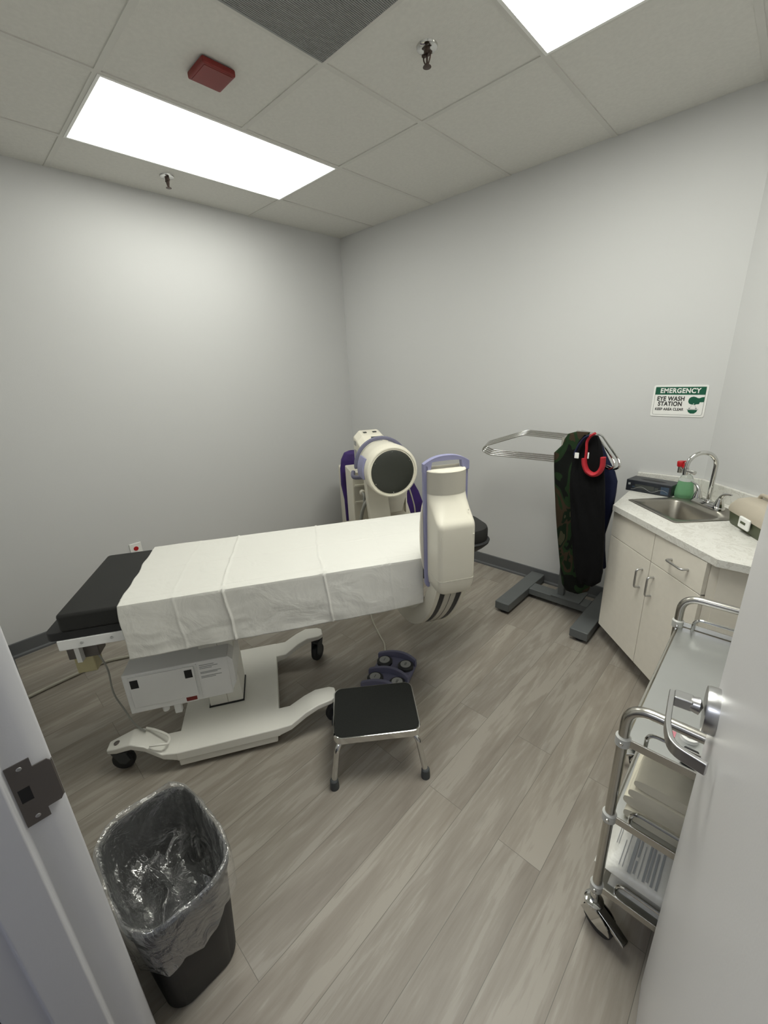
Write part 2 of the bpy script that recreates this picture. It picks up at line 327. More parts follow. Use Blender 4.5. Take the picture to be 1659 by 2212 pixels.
# ceiling grid bars (24 mm tees just below the tile faces)
g = G(); z0, z1 = H - 0.004, H + 0.001; hw = 0.012
xs = [GA + TL * i for i in range(-0, 6) if GA + TL * i < LW]; ys = [-GB, -GB - 2 * TL, -GB - 3 * TL]
for x in xs: g.box(x - hw, x + hw, YF, 0 if x < DX else -(x - DX), z0, z1)
for y in ys:
    for a, b in zip([0] + xs, xs + [LW]): g.box(a + (hw if a else 0), b - (hw if b < LW else 0), y - hw, y + hw, z0, z1)
y = -GB - TL
for i in range(1, 3): g.box(xs[i] + hw, xs[i + 1] - hw, y - hw, y + hw, z0, z1)
struct('trim_1', g, 'grid')
# fine shadow gaps beside the tees
g = G()
for x in xs:
    for sgn in (-1, 1): g.box(x + sgn * hw - 0.0012, x + sgn * hw + 0.0012, YF, 0 if x < DX else -(x - DX), H - 0.0012, H + 0.001)
for y in ys:
    for sgn in (-1, 1): g.box(0, LW, y + sgn * hw - 0.0012, y + sgn * hw + 0.0012, H - 0.0012, H + 0.001)
struct('trim_2', g, 'grid')

# hall outside the doorway
g = G(); g.box(0.6, 5.2, -5.2, -3.02, -0.05, 0.0); struct('floor_hall', g, 'hallcarpet')
g = G(); g.box(0.6, 5.2, -5.2, -3.06, H, H + 0.05); struct('ceiling_hall', g, 'tile')
g = G(); g.box(0.6, 5.2, -5.3, -5.2, 0, H); struct('wall_hall', g, 'hallwall')

def ceiling_light(x0, x1, y0, y1, label, led, group):
    t = thing('ceiling_light', label, 'ceiling light', ((x0 + x1) / 2, (y0 + y1) / 2, H), 0, group)
    g = G(); f = 0.012; za, zb = H - 0.007, H - 0.0045
    x0 += 0.004; x1 -= 0.004; y0 += 0.004; y1 -= 0.004
    g.box(x0, x1, y0, y0 + f, za, zb); g.box(x0, x1, y1 - f, y1, za, zb); g.box(x0, x0 + f, y0 + f, y1 - f, za, zb); g.box(x1 - f, x1, y0 + f, y1 - f, za, zb)
    obj('frame', g, 'signwhite', t)
    g = G(); g.box(x0 + f, x1 - f, y0 + f, y1 - f, H - 0.0062, H - 0.0046); obj('diffuser', g, led, t)
ceiling_light(GA, GA + TL, -GB - 2 * TL, -GB, 'lit white LED ceiling panel above the operating table by the left wall', 'led', 'LED ceiling panels')
ceiling_light(GA + 3 * TL, GA + 4 * TL, -GB - 2 * TL, -GB, 'lit white LED ceiling panel near the sink side, cut by the top of the picture', 'led_b', 'LED ceiling panels')
ceiling_light(2.3, 3.52, -4.5, -3.9, 'unseen LED ceiling panel added in the hall to send light through the doorway', 'led_hall_added', 'LED ceiling panels')  # out of view, added so hall light reaches the door and jamb
# return air grille
t = thing('ceiling_vent', 'square dark grey perforated return air grille in the ceiling', 'ceiling vent', (GA + 2.5 * TL, -GB - 1.5 * TL, H))
X0, X1, Y1, Y0 = GA + 2 * TL, GA + 3 * TL, -GB - TL, -GB - 2 * TL
g = G(); g.box(X0 + 0.006, X1 - 0.006, Y0 + 0.006, Y1 - 0.006, H - 0.0062, H - 0.0048); obj('backing', g, 'vent', t)
g = G(); n = 84
for i in range(n):
    x = X0 + 0.012 + (X1 - X0 - 0.024) * (i + 0.5) / n; g.box(x - 0.0019, x + 0.0019, Y0 + 0.008, Y1 - 0.008, H - 0.0085, H - 0.006)
o = obj('louvre', g, 'vent', t)
def sprinkler(x, y, label):
    t = thing('sprinkler_head', label, 'sprinkler', (x, y, H), 0, 'ceiling sprinkler heads')
    g = G(); g.lathe((x, y, H - 0.0), (0, 0, -1), [(0.0, 0), (0.040, 0), (0.038, 0.006), (0.026, 0.010), (0.018, 0.010), (0.0, 0.009)], 28); obj('escutcheon', g, 'chrome', t)
    g = G(); g.cyl((x, y, H - 0.008), (x, y, H - 0.024), 0.012); g.box(x - 0.020, x + 0.020, y - 0.006, y + 0.006, H - 0.026, H - 0.018)
    for s in (-1, 1): g.tube(smooth_path([(x + s * 0.016, y, H - 0.022), (x + s * 0.015, y, H - 0.036), (x + s * 0.005, y, H - 0.054)]), 0.0028, 8)
    g.cyl((x, y, H - 0.024), (x, y, H - 0.05), 0.004); g.cyl((x, y, H - 0.050), (x, y, H - 0.058), 0.006); obj('frame', g, 'sprinkler', t)
    g = G(); g.lathe((x, y, H - 0.058), (0, 0, -1), [(0, 0), (0.015, 0), (0.016, 0.002), (0, 0.003)], 20); obj('deflector', g, 'sprinkler', t)
sprinkler(1.949, -1.262, 'brown metal sprinkler head in the ceiling tile beside the dark air grille')
sprinkler(0.284, -1.577, 'small sprinkler head in the ceiling strip between the long LED panel and left wall')
t = thing('fire_alarm', 'red rectangular fire alarm unit on the ceiling above the long LED panel', 'fire alarm', (1.305, -1.787, H))
g = G(); g.box(1.240, 1.372, -1.855, -1.722, H - 0.027, H - 0.004); obj('housing', g, 'alarmred', t, 0.006)
g = G(); g.box(1.25, 1.362, -1.845, -1.732, H - 0.0285, H - 0.0255); obj('cover', g, 'alarmred', t, 0.001)

# door frame (hollow metal) -- left jamb, right jamb, head
g = G()
def jamb(x, sg):
    # profile in (u towards wall, y); face at x, stop raised toward the opening
    prof = [(0.052, -2.932), (0.052, -2.888), (0.046, -2.883), (0.014, -2.883), (0.004, -2.896), (0.0, -2.909), (0.0, -2.945), (-0.016, -2.947), (-0.016, -3.014), (0.0, -3.016), (0.0, -3.068), (0.052, -3.068), (0.052, -3.055), (0.02, -3.04), (0.02, -2.932)]
    g.loft([[V((x - sg * u, yy, z)) for u, yy in prof] for z in (0.0, 2.04)])
jamb(JX0, 1); jamb(JX1 + 0.002, -1)
g.box(JX0 - 0.052, JX1 + 0.054, -3.068, -2.885, 2.035, 2.085)
struct('trim_3', g, 'framepaint', 0.004, seg=3)
t = thing('strike_plate', 'dull brown metal strike plate with square latch hole on the left door jamb', 'strike plate', (JX0, -2.925, 0.93))
g = G(); zc = 0.932
def SP(y, z): return V((JX0 + 0.0018, y, z))
outer = [(-2.941, 0.867), (-2.9085, 0.867), (-2.9085, 0.885), (-2.888, 0.887), (-2.8835, 0.892), (-2.8835, 0.972), (-2.888, 0.978), (-2.9085, 0.979), (-2.9085, 0.997), (-2.941, 0.997)]
hole = [(-2.936, 0.917), (-2.920, 0.917), (-2.920, 0.946), (-2.936, 0.946)]
g.prism([(-2.941, 0.867), (-2.9085, 0.867), (-2.9085, 0.917), (-2.941, 0.917)], lambda a, b: V((JX0, a, b)), lambda a, b: V((JX0 + 0.002, a, b)))
g.prism([(-2.941, 0.946), (-2.9085, 0.946), (-2.9085, 0.997), (-2.941, 0.997)], lambda a, b: V((JX0, a, b)), lambda a, b: V((JX0 + 0.002, a, b)))
g.prism([(-2.941, 0.917), (-2.936, 0.917), (-2.936, 0.946), (-2.941, 0.946)], lambda a, b: V((JX0, a, b)), lambda a, b: V((JX0 + 0.002, a, b)))
g.prism([(-2.920, 0.917), (-2.9085, 0.917), (-2.9085, 0.946), (-2.920, 0.946)], lambda a, b: V((JX0, a, b)), lambda a, b: V((JX0 + 0.002, a, b)))
g.prism([(-2.9085, 0.886), (-2.889, 0.886), (-2.885, 0.892), (-2.885, 0.972), (-2.889, 0.978), (-2.9085, 0.978)], lambda a, b: V((JX0, a, b)), lambda a, b: V((JX0 + 0.002, a, b)))
g.prism([(-0.0, 0.892), (0.007, 0.894), (0.007, 0.970), (0.0, 0.972)], lambda a, b: V((JX0 + 0.002 - a, -2.885, b)), lambda a, b: V((JX0 + 0.0 - a, -2.8825, b)))
obj('plate', g, 'bronze', t)
g = G(); g.box(JX0 - 0.001, JX0 + 0.0006, -2.936, -2.920, 0.917, 0.946); obj('latch_hole', g, 'black', t, label='black latch hole')
for z in (0.880, 0.985):
    g = G(); g.lathe((JX0 + 0.0018, -2.924, z), (1, 0, 0), [(0, 0), (0.0042, 0), (0.003, 0.001), (0, 0.001)], 14); obj('screw', g, 'satin', t)

# ------------------------------------------------------------------ open door with lever
HX, HY, EX, EY = 3.280, -2.884, 3.183, -1.970
dd = V((EX - HX, EY - HY)).normalized(); dn = V((dd.y, -dd.x))    # dn points to +x (back of the leaf)
def DF(a, b, z): p = V((EX, EY)) - dd * a + dn * b; return V((p.x, p.y, z))   # a from free edge, b into the leaf (negative = towards opening)
DW = (V((EX, EY)) - V((HX, HY))).length
g = G(); g.fbox(DF, 0, DW - 0.006, 0, 0.045, 0.008, 2.03); door = struct('door_1', g, 'doorpaint', 0.0025)
HZ = 0.963; ra = 0.058
dl = thing('door_lever', 'satin metal lever handle with round rose on the open white door', 'door handle', DF(ra, 0, HZ))
g = G(); c = DF(ra, 0, HZ); ax = -V((dn.x, dn.y, 0))
g.lathe(c, ax, [(0, 0), (0.043, 0), (0.043, 0.015), (0.0415, 0.019), (0.030, 0.0195), (0, 0.0195)], 48); obj('rose', g, 'satin', dl, angle=25)
g = G(); g.lathe(c, ax, [(0.0, 0.02), (0.016, 0.026), (0.014, 0.036), (0.014, 0.04), (0, 0.04)], 24); obj('neck', g, 'satin', dl)
g = G()
g.fbox(lambda a, b, z: DF(a, b, z), ra - 0.013, ra + 0.013, -0.066, -0.036, HZ - 0.010, HZ + 0.012)
obj('hub', g, 'satin', dl, 0.003)
g = G()
pth = [(ra - 0.008, -0.070), (ra + 0.09, -0.070), (ra + 0.135, -0.060), (ra + 0.150, -0.012)]
W0 = 0.0045
def lev(path, w):
    L, R = [], []
    for i, (a, b) in enumerate(path):
        p0 = V(path[max(i - 1, 0)]); p1 = V(path[min(i + 1, len(path) - 1)]); d = (p1 - p0).normalized(); n = V((-d.y, d.x))
        L.append((a + n.x * w, b + n.y * w)); R.append((a - n.x * w, b - n.y * w))
    return L + R[::-1]
pp = [(p.x, p.y) for p in fillet([V((a, b, 0)) for a, b in pth], 0.02)]
g.prism(lev(pp, W0), lambda a, b: DF(a, b, HZ - 0.011), lambda a, b: DF(a, b, HZ + 0.012)); obj('lever', g, 'satin', dl, 0.002)

# ------------------------------------------------------------------ wall outlet
t = thing('wall_outlet', 'white wall outlet plate with red socket on the left wall behind the table', 'outlet', (0, -2.135, 0.44))
g = G(); g.box(0.0005, 0.008, -2.172, -2.096, 0.382, 0.508); obj('cover_plate', g, 'signwhite', t, 0.003)
for z in (0.468, 0.425):
    g = G(); g.lathe((0.0078, -2.134, z), (1, 0, 0), [(0, 0), (0.016, 0), (0.015, 0.003), (0, 0.003)], 20); obj('socket', g, 'red', t, label='red socket')

# ------------------------------------------------------------------ operating table
tb = thing('operating_table', 'mobile operating table with white column base on casters and black padded top', 'operating table', TF(-1.1, 2.355, 0), TROT)
g = G(); g.fbox(TF, -1.35, -0.92, 2.03, 2.675, 0.055, 0.10); g.fbox(TF, -1.345, -0.935, 2.035, 2.670, 0.022, 0.07); obj('base_plate', g, 'base_enamel', tb, 0.006)
def arm(pts, name='base_arm'):   # (s, t, z, width, thickness)
    rings = []
    P = [V(p[:3]) for p in pts]
    for i, (s, t_, z, wd, th) in enumerate(pts):
        rings.append([TF(s, t_ - wd / 2, z - th), TF(s, t_ + wd / 2, z - th), TF(s, t_ + wd / 2, z), TF(s, t_ - wd / 2, z)])
    g = G(); g.loft(rings); return obj(name, g, 'base_enamel', tb, 0.006)
for tt, w0, sg in ((2.612, 0.125, 1), (2.095, 0.125, -1)):
    arm([(-0.93, tt, 0.10, w0, 0.045), (-0.87, tt, 0.102, w0 - 0.005, 0.03), (-0.80, tt, 0.145, w0 - 0.015, 0.03), (-0.745, tt, 0.168, w0 - 0.02, 0.028), (-0.68, tt - 0.005 * sg, 0.170, w0 - 0.035, 0.026), (-0.655, tt - 0.008 * sg, 0.170, 0.055, 0.024)])
    arm([(-1.34, tt, 0.10, w0, 0.045), (-1.40, tt, 0.105, w0 - 0.01, 0.03), (-1.465, tt - 0.008 * sg, 0.155, w0 - 0.02, 0.03), (-1.52, tt - 0.018 * sg, 0.165, w0 - 0.035, 0.03), (-1.585, tt - 0.03 * sg, 0.140, 0.07, 0.028), (-1.625, tt - 0.035 * sg, 0.128, 0.05, 0.022)])
def caster(s, t_, ztop, yaw, r=0.05):
    c = G(); c.cyl(TF(s, t_, ztop), TF(s, t_, ztop - 0.02), 0.02)
    u = V((math.cos(yaw), math.sin(yaw), 0)); n = V((-u.y, u.x, 0)); a = TF(s, t_, 0) + u * 0.02
    for sg in (-1, 1):
        c.prism([(-0.035, ztop - 0.018), (0.022, ztop - 0.018), (0.035, r + 0.008), (0.012, r - 0.012), (-0.01, r - 0.005)], lambda p, q: a + u * p + n * sg * 0.018 + V((0, 0, q)), lambda p, q: a + u * p + n * sg * 0.021 + V((0, 0, q)))
    c.box(0, 0, 0, 0, 0, 0) if False else None
    c.prism([(-0.03, ztop - 0.028), (0.025, ztop - 0.028), (0.025, ztop - 0.018), (-0.03, ztop - 0.018)], lambda p, q: a + u * p - n * 0.02 + V((0, 0, q)), lambda p, q: a + u * p + n * 0.02 + V((0, 0, q)))
    o = obj('caster', c, 'tip', tb)
    g = G(); g.lathe(a + V((0, 0, r)) - n * 0.0155, n, [(0, 0), (r - 0.012, 0), (r - 0.004, 0.002), (r, 0.008), (r, 0.023), (r - 0.004, 0.029), (r - 0.012, 0.031), (0, 0.031)], 32)
    obj('wheel', g, 'blackmetal', o)
caster(-1.60, 2.575, 0.115, 0.9, 0.046); caster(-0.68, 2.60, 0.146, 1.3, 0.05); caster(-0.68, 2.10, 0.146, -1.2, 0.05); caster(-1.60, 2.13, 0.115, 0.6, 0.046)
g = G(); g.lathe(TF(-1.585, 2.585, 0.137), (0, 0, 1), [(0, 0), (0.012, 0), (0.012, 0.006), (0.008, 0.008), (0, 0.006)], 18); obj('bolt', g, 'bronze', tb)
g = G(); pth = [TF(-1.44, 2.66, 0.155), TF(-1.40, 2.665, 0.155), TF(-1.375, 2.65, 0.14), TF(-1.38, 2.61, 0.14), TF(-1.43, 2.585, 0.162), TF(-1.47, 2.57, 0.172)]
g.tube(smooth_path(pth), 0.005, 8); obj('brake_wire', g, 'base_enamel', tb)
# column and power box
g = G(); g.fbox(TF, -1.235, -1.085, 2.27, 2.445, 0.105, 0.655); obj('column', g, 'base_enamel', tb, 0.004)
g = G(); g.fbox(TF, -1.24, -1.08, 2.265, 2.45, 0.10, 0.107); obj('column_gasket', g, 'black', tb, 0.002)
g = G(); g.fbox(TF, -1.155, -1.152, 2.4445, 2.4465, 0.11, 0.60); obj('column_seam', g, 'cream_dark', tb)
pb = [(-1.525, 0.235), (-1.30, 0.235), (-1.28, 0.262), (-1.105, 0.262), (-1.105, 0.428), (-1.525, 0.428)]
g = G(); g.prism([(-1.522, 0.232), (-1.105, 0.232), (-1.105, 0.428), (-1.522, 0.428)], lambda a, b: TF(a, 2.30, b), lambda a, b: TF(a, 2.54, b))
pwr = obj('power_box', g, 'white_metal', tb, 0.004)
g = G(); g.prism([(-1.105, 0.250), (-1.085, 0.285), (-1.085, 0.405), (-1.105, 0.428)], lambda a, b: TF(a, 2.30, b), lambda a, b: TF(a, 2.535, b)); obj('end_cover', g, 'white_metal', pwr)
g = G(); g.fbox(TF, -1.50, -1.245, 2.5405, 2.546, 0.262, 0.415); obj('access_panel', g, 'white_metal', pwr, 0.002)
for s0 in (-1.494, -1.283):
    g = G(); g.fbox(TF, s0, s0 + 0.030, 2.5462, 2.5472, 0.362, 0.402); obj('vent_window', g, 'black', pwr, label='black square window')
g = G(); g.fbox(TF, -1.236, -1.232, 2.5405, 2.5445, 0.245, 0.420); obj('panel_rib', g, 'white_metal', pwr)
for i, (a, b) in enumerate([(0.408, 0.06), (0.399, 0.075), (0.391, 0.05), (0.372, 0.085), (0.366, 0.07), (0.350, 0.085), (0.343, 0.06)]):
    g = G(); g.fbox(TF, -1.222, -1.222 + b, 2.5403, 2.5409, a - 0.0015, a + 0.0015); obj('label_print', g, 'inkgrey', pwr)
g = G(); g.fbox(TF, -1.30, -1.255, 2.5, 2.542, 0.238, 0.262); obj('red_connector', g, 'alarmred', pwr, 0.003, label='dark red connector')
g = G(); g.cyl(TF(-1.40, 2.50, 0.235), TF(-1.40, 2.50, 0.185), 0.014); g.fbox(TF, -1.41, -1.26, 2.47, 2.51, 0.205, 0.232); g.fbox(TF, -1.365, -1.335, 2.49, 2.515, 0.165, 0.215); obj('socket_bracket', g, 'white_metal', pwr, 0.004)
g = G(); g.fbox(TF, -1.24, -1.06, 2.20, 2.50, 0.60, 0.66); g.fbox(TF, -1.5, -0.3, 2.28, 2.42, 0.648, 0.668); obj('top_support', g, 'white_metal', tb, 0.004)
# top: rail, carbon board, mattress, head section
g = G(); g.fbox(TF, -1.655, -0.30, 2.585, 2.625, 0.645, 0.688); g.fbox(TF, -1.655, -0.30, 2.085, 2.125, 0.645, 0.688); g.fbox(TF, -1.655, -1.615, 2.1, 2.6, 0.645, 0.688); obj('side_rail', g, 'white_metal', tb, 0.004)
for s in (-1.575, -1.475):
    g = G(); g.lathe(TF(s, 2.625, 0.668), (N2.x, N2.y, 0), [(0, 0), (0.006, 0), (0.005, 0.004), (0, 0.004)], 14); obj('rail_screw', g, 'satin', tb)
g = G(); g.prism([(a, b) for a, b in rrect(-0.855, 2.345, 0.835, 0.278, 0.03)], lambda a, b: TF(a, b, 0.688), lambda a, b: TF(a, b, 0.722)); obj('table_board', g, 'black', tb, 0.004)
g = G(); g.prism([(a, b) for a, b in rrect(-0.82, 2.345, 0.815, 0.285, 0.02)], lambda a, b: TF(a, b, 0.722), lambda a, b: TF(a, b, 0.793)); obj('mattress', g, 'vinyl', tb, 0.012, seg=3)
g = G(); r0 = rrect(0.11, 2.30, 0.125, 0.145, 0.10, 8)
def scl(r, k): return [TF(0.11 + (a - 0.11) * k, 2.30 + (b - 2.30) * k, 0) for a, b in r]
rings = []
for k, z in ((0.72, 0.668), (0.9, 0.690), (1.07, 0.715), (1.10, 0.728), (1.04, 0.734)): rings.append([p + V((0, 0, z)) for p in scl(r0, k)])
g.loft(rings); obj('head_board', g, 'black', tb)
g = G(); rings = []
for k, z in ((1.0, 0.730), (1.02, 0.74), (1.02, 0.785), (0.98, 0.80), (0.9, 0.806)): rings.append([p + V((0, 0, z)) for p in scl(r0, k)])
g.loft(rings); obj('head_pad', g, 'vinyl', tb)
# clamp block under the foot end
g = G(); g.fbox(TF, -1.715, -1.600, 2.40, 2.47, 0.505, 0.645); ck = obj('clamp', g, 'bronze', tb, 0.004)
g = G(); g.fbox(TF, -1.672, -1.655, 2.47, 2.50, 0.505, 0.645); obj('clamp_tab', g, 'white_metal', ck)
g = G(); g.fbox(TF, -1.71, -1.635, 2.38, 2.45, 0.420, 0.508); obj('hand_switch', g, 'yellowed', tb, 0.006, label='yellowed plastic block')
g = G(); g.tube(smooth_path([TF(-1.64, 2.44, 0.55), TF(-1.61, 2.46, 0.50), TF(-1.595, 2.46, 0.42), TF(-1.60, 2.46, 0.30), TF(-1.57, 2.48, 0.22), TF(-1.52, 2.54, 0.178), TF(-1.47, 2.585, 0.168)]), 0.0035, 8); obj('thin_cable', g, 'cablegrey', tb)

# drape
def drape():
    g = G(); ns, nt_ = 400, 220
    s0, s1 = -1.425, 0.0; tn, tf = 2.636, 2.052; top = 0.7955; hem = 0.575
    Lh = top - hem; Lt = tn - tf; Lf = 0.17; total = Lh + Lt + Lf
    grid = []
    for i in range(ns + 1):
        row = []
        for j in range(nt_ + 1):
            u = i / ns; v = j / nt_ * total
            send = -0.224 if v < Lh else (-0.224 + 0.204 * min(1.0, (v - Lh) / 0.025)); s = s0 + (send - s0) * u
            skew = 0.010 * noise.noise(V((v * 9, 3, 0))) * (1 - u) ** 6
            s += skew
            nz_ = noise.noise(V((s * 5, v * 5, 1))) * 0.5 + noise.noise(V((s * 13, v * 13, 4))) * 0.25 + (0.5 - abs(noise.noise(V((s * 9, v * 22, 6))))) * 0.22
            cr = 0.0
            for cs, ck_, wd in ((-1.035, 0.0042, 0.0042), (-0.64, 0.0034, 0.0038), (-1.22, 0.0012, 0.005), (-0.36, 0.0014, 0.0045)):
                cr += ck_ * math.exp(-((s + 0.018 * math.sin(v * 5) + 0.006 * noise.noise(V((v * 12, cs * 9, 0))) - cs) / wd) ** 2)
            for cv, ck_, wd in ((Lh + 0.045, 0.0022, 0.004), (Lh + 0.30, 0.0026, 0.004), (Lh + 0.54, 0.0022, 0.004)):
                cr += ck_ * math.exp(-((v - cv) / wd) ** 2)
            if v < Lh:
                q = v / Lh; edge = (1 - q)
                out = 0.004 + (0.012 * edge + 0.010 * nz_ * (0.4 + edge) + cr * 1.5) * (1 - u ** 6)
                z = hem + v + 0.008 * noise.noise(V((s * 3, 0, 9))) * edge
                # rounded shoulder
                row.append(TF(s, tn + out, z - 0.0))
            elif v < Lh + Lt:
                q = v - Lh; row.append(TF(s, tn + 0.004 - q, top + 0.001 + 0.003 * min(1, q / 0.02) + 0.0035 * (nz_ + 0.5) + max(cr, -0.002)))
            else:
                q = v - Lh - Lt; row.append(TF(s, tf - 0.006 - 0.012 * (q / Lf) - 0.006 * nz_, top + 0.003 - q))
        grid.append(row)
    vs = [p for r in grid for p in r]; n = nt_ + 1
    fs = [(i * n + j, (i + 1) * n + j, (i + 1) * n + j + 1, i * n + j + 1) for i in range(ns) for j in range(nt_)]
    g.add(vs, fs); o = obj('paper_drape', g, 'drape', None, angle=60, origin=TF(-0.7, 2.35, 0.79))
    sm = o.modifiers.new('thick', 'SOLIDIFY'); sm.thickness = 0.0012; sm.offset = 1
    tag(o, 'white disposable drape sheet with fold creases spread over the operating table', 'drape sheet')
drape()

# ------------------------------------------------------------------ x-ray C-arm
SA = -0.14; ZA = 1.02
ca = thing('x_ray_c_arm', 'cream mobile x-ray C-arm with lavender bumpers reaching around the operating table', 'medical imaging machine', TF(-0.1, 1.4, 0), TROT)
CT, CZ, RO = 2.13, 0.965, 0.70
def arcring(r0, r1, s0, s1, a0, a1, k=48):
    g = G(); rings = []
    for i in range(k + 1):
        a = math.radians(a0 + (a1 - a0) * i / k); c, s_ = math.cos(a), math.sin(a)
        rings.append([TF(s0, CT + r0 * c, CZ + r0 * s_), TF(s1, CT + r0 * c, CZ + r0 * s_), TF(s1, CT + r1 * c, CZ + r1 * s_), TF(s0, CT + r1 * c, CZ + r1 * s_)])
    return g.loft(rings)
g = arcring(RO - 0.085, RO - 0.012, -0.217, -0.074, 0, -180); obj('c_arc', g, 'cream', ca, 0.006)
g = arcring(RO - 0.02, RO - 0.002, -0.216, -0.196, 0, -180); obj('arc_edge', g, 'cream', ca, 0.003)
g = arcring(RO - 0.02, RO - 0.002, -0.096, -0.075, 0, -180); obj('arc_edge', g, 'cream', ca, 0.003)
g = arcring(RO - 0.02, RO - 0.003, -0.172, -0.120, 0, -180); obj('arc_centre_band', g, 'cream_dark', ca, 0.002, label='grey centre band with a fine groove')
g = arcring(RO - 0.02, RO - 0.006, -0.196, -0.172, 0, -180); obj('arc_track', g, 'black', ca, label='black guide track')
g = arcring(RO - 0.02, RO - 0.006, -0.120, -0.096, 0, -180); obj('arc_track', g, 'black', ca, label='black guide track')
g = arcring(RO - 0.0035, RO - 0.0022, -0.1475, -0.1455, -4, -180); obj('arc_groove', g, 'black', ca)
# tube housing, lofted along z : (z, half width, t back, t front, corner r)
def DR(z, hw_, t0, t1, rs, rt, cs):      # flat back, two elliptical front corners
    pts = [TF(cs - hw_, t0, z)]
    for sg in (-1, 1):
        for i in range(13):
            a = math.pi / 2 * i / 12; a = a if sg < 0 else math.pi / 2 - a
            pts.append(TF(cs + sg * (hw_ - rs + rs * math.cos(a)), t1 - rt + rt * math.sin(a), z))
    pts.append(TF(cs + hw_, t0, z)); return pts
def Dsec(z, hw_, t0, t1, bul, cs=SA, rc=0.03):
    pts = []; K = 28
    # superellipse-like D section, flat at back
    pts.append(TF(cs - hw_, t0, z))
    for i in range(K + 1):
        a = math.pi * i / K; c, s_ = math.cos(a), math.sin(a)
        e = 2.0 / bul
        x = -math.copysign(abs(c) ** e, c) * hw_; y_ = (abs(s_) ** e)
        pts.append(TF(cs + x, t0 + 0.004 + (t1 - t0 - 0.004) * y_, z))
    pts.append(TF(cs + hw_, t0, z)); return pts
g = G(); R = []
for z, hw_, t1, rs, rt, cs in ((0.692, 0.040, 2.775, 0.03, 0.03, -0.147), (0.699, 0.062, 2.802, 0.03, 0.03, -0.147), (0.715, 0.074, 2.818, 0.028, 0.028, -0.147), (0.75, 0.0785, 2.826, 0.022, 0.022, -0.147), (0.80, 0.0790, 2.828, 0.020, 0.020, -0.147), (0.90, 0.0790, 2.828, 0.020, 0.020, -0.147), (0.990, 0.0790, 2.828, 0.020, 0.020, -0.147), (1.004, 0.0790, 2.826, 0.021, 0.021, -0.147), (1.014, 0.079, 2.820, 0.024, 0.024, -0.147), (1.024, 0.0795, 2.810, 0.030, 0.030, -0.146), (1.050, 0.0805, 2.788, 0.045, 0.042, -0.145), (1.080, 0.082, 2.768, 0.065, 0.055, -0.144), (1.100, 0.083, 2.759, 0.077, 0.060, -0.143), (1.110, 0.0832, 2.7575, 0.080, 0.062, -0.143)):
    R.append(DR(z, hw_, 2.684, t1, rs, rt, cs))
g.loft(R); th = obj('tube_housing', g, 'cream', ca, angle=60)
g = G(); g.loft([DR(z, 0.0835, 2.684, 2.758, 0.080, 0.062, -0.143) for z in (1.110, 1.200)]); obj('collimator_barrel', g, 'cream_dark', ca, label='grey cream curved upper barrel')
g = G(); g.loft([DR(1.200, 0.0835, 2.684, 2.758, 0.080, 0.062, -0.143), DR(1.204, 0.081, 2.684, 2.755, 0.078, 0.06, -0.143)]); obj('barrel_cap', g, 'cream', ca)
g = G(); g.loft([DR(z, 0.0794, 2.684, 2.8284, 0.021, 0.021, -0.147) for z in (0.771, 0.7725)]); obj('housing_seam', g, 'cream_dark', ca)
g = G(); g.lathe(TF(-0.088, 2.793, 1.052), V((N2.x, N2.y, 0.6)), [(0, 0), (0.003, 0), (0.003, 0.002), (0, 0.002)], 10); obj('housing_screw', g, 'cream_dark', ca)
# face shroud towards the table
g = G(); R = []
for tt, k in ((2.684, 1.0), (2.668, 0.985), (2.657, 0.90), (2.654, 0.6)):
    R.append([TF(SA - 0.006 + a_ * k * 0.104, tt, 0.915 + b_ * k * 0.255) for a_, b_ in [(math.cos(x), math.copysign(abs(math.sin(x)) ** 0.8, math.sin(x))) for x in [2 * math.pi * i / 40 for i in range(40)]]])
g.loft(R); obj('port_shroud', g, 'cream', ca)
# lavender bumper: uprights and arched handle
g = G(); g.loft([[TF(SA - 0.098 + d_, 2.676, z), TF(SA - 0.076 + d_, 2.676, z), TF(SA - 0.076 + d_, 2.702, z), TF(SA - 0.098 + d_, 2.702, z)] for z, d_ in ((0.688, 0.012), (0.70, 0.004), (0.80, 0.002), (1.224, 0.0))])
bmp = obj('bumper_rail', g, 'purple', ca, 0.005, seg=3)
g = G(); g.loft([[TF(SA + 0.076, 2.676, z), TF(SA + 0.096, 2.676, z), TF(SA + 0.096, 2.698, z), TF(SA + 0.076, 2.698, z)] for z in (0.75, 1.215)]); obj('bumper_rail', g, 'purple', ca, 0.006, seg=3)
g = G(); R = []; K = 28
for i in range(K + 1):
    u = -1 + 2 * i / K; s_ = SA + 0.098 * u; zt = 1.258 - 0.030 * abs(u) ** 2.4; zb = (1.236 - 0.010 * abs(u) ** 3) if abs(u) < 0.66 else 1.192
    R.append([TF(s_, 2.676, zb), TF(s_, 2.702, zb), TF(s_, 2.702, zt), TF(s_, 2.676, zt)])
g.loft(R); obj('top_handle', g, 'purple', ca, 0.006, seg=3)
g = G(); g.fbox(TF, SA - 0.065, SA + 0.065, 2.670, 2.678, 1.200, 1.214); obj('handle_lip', g, 'cream', ca, 0.003)
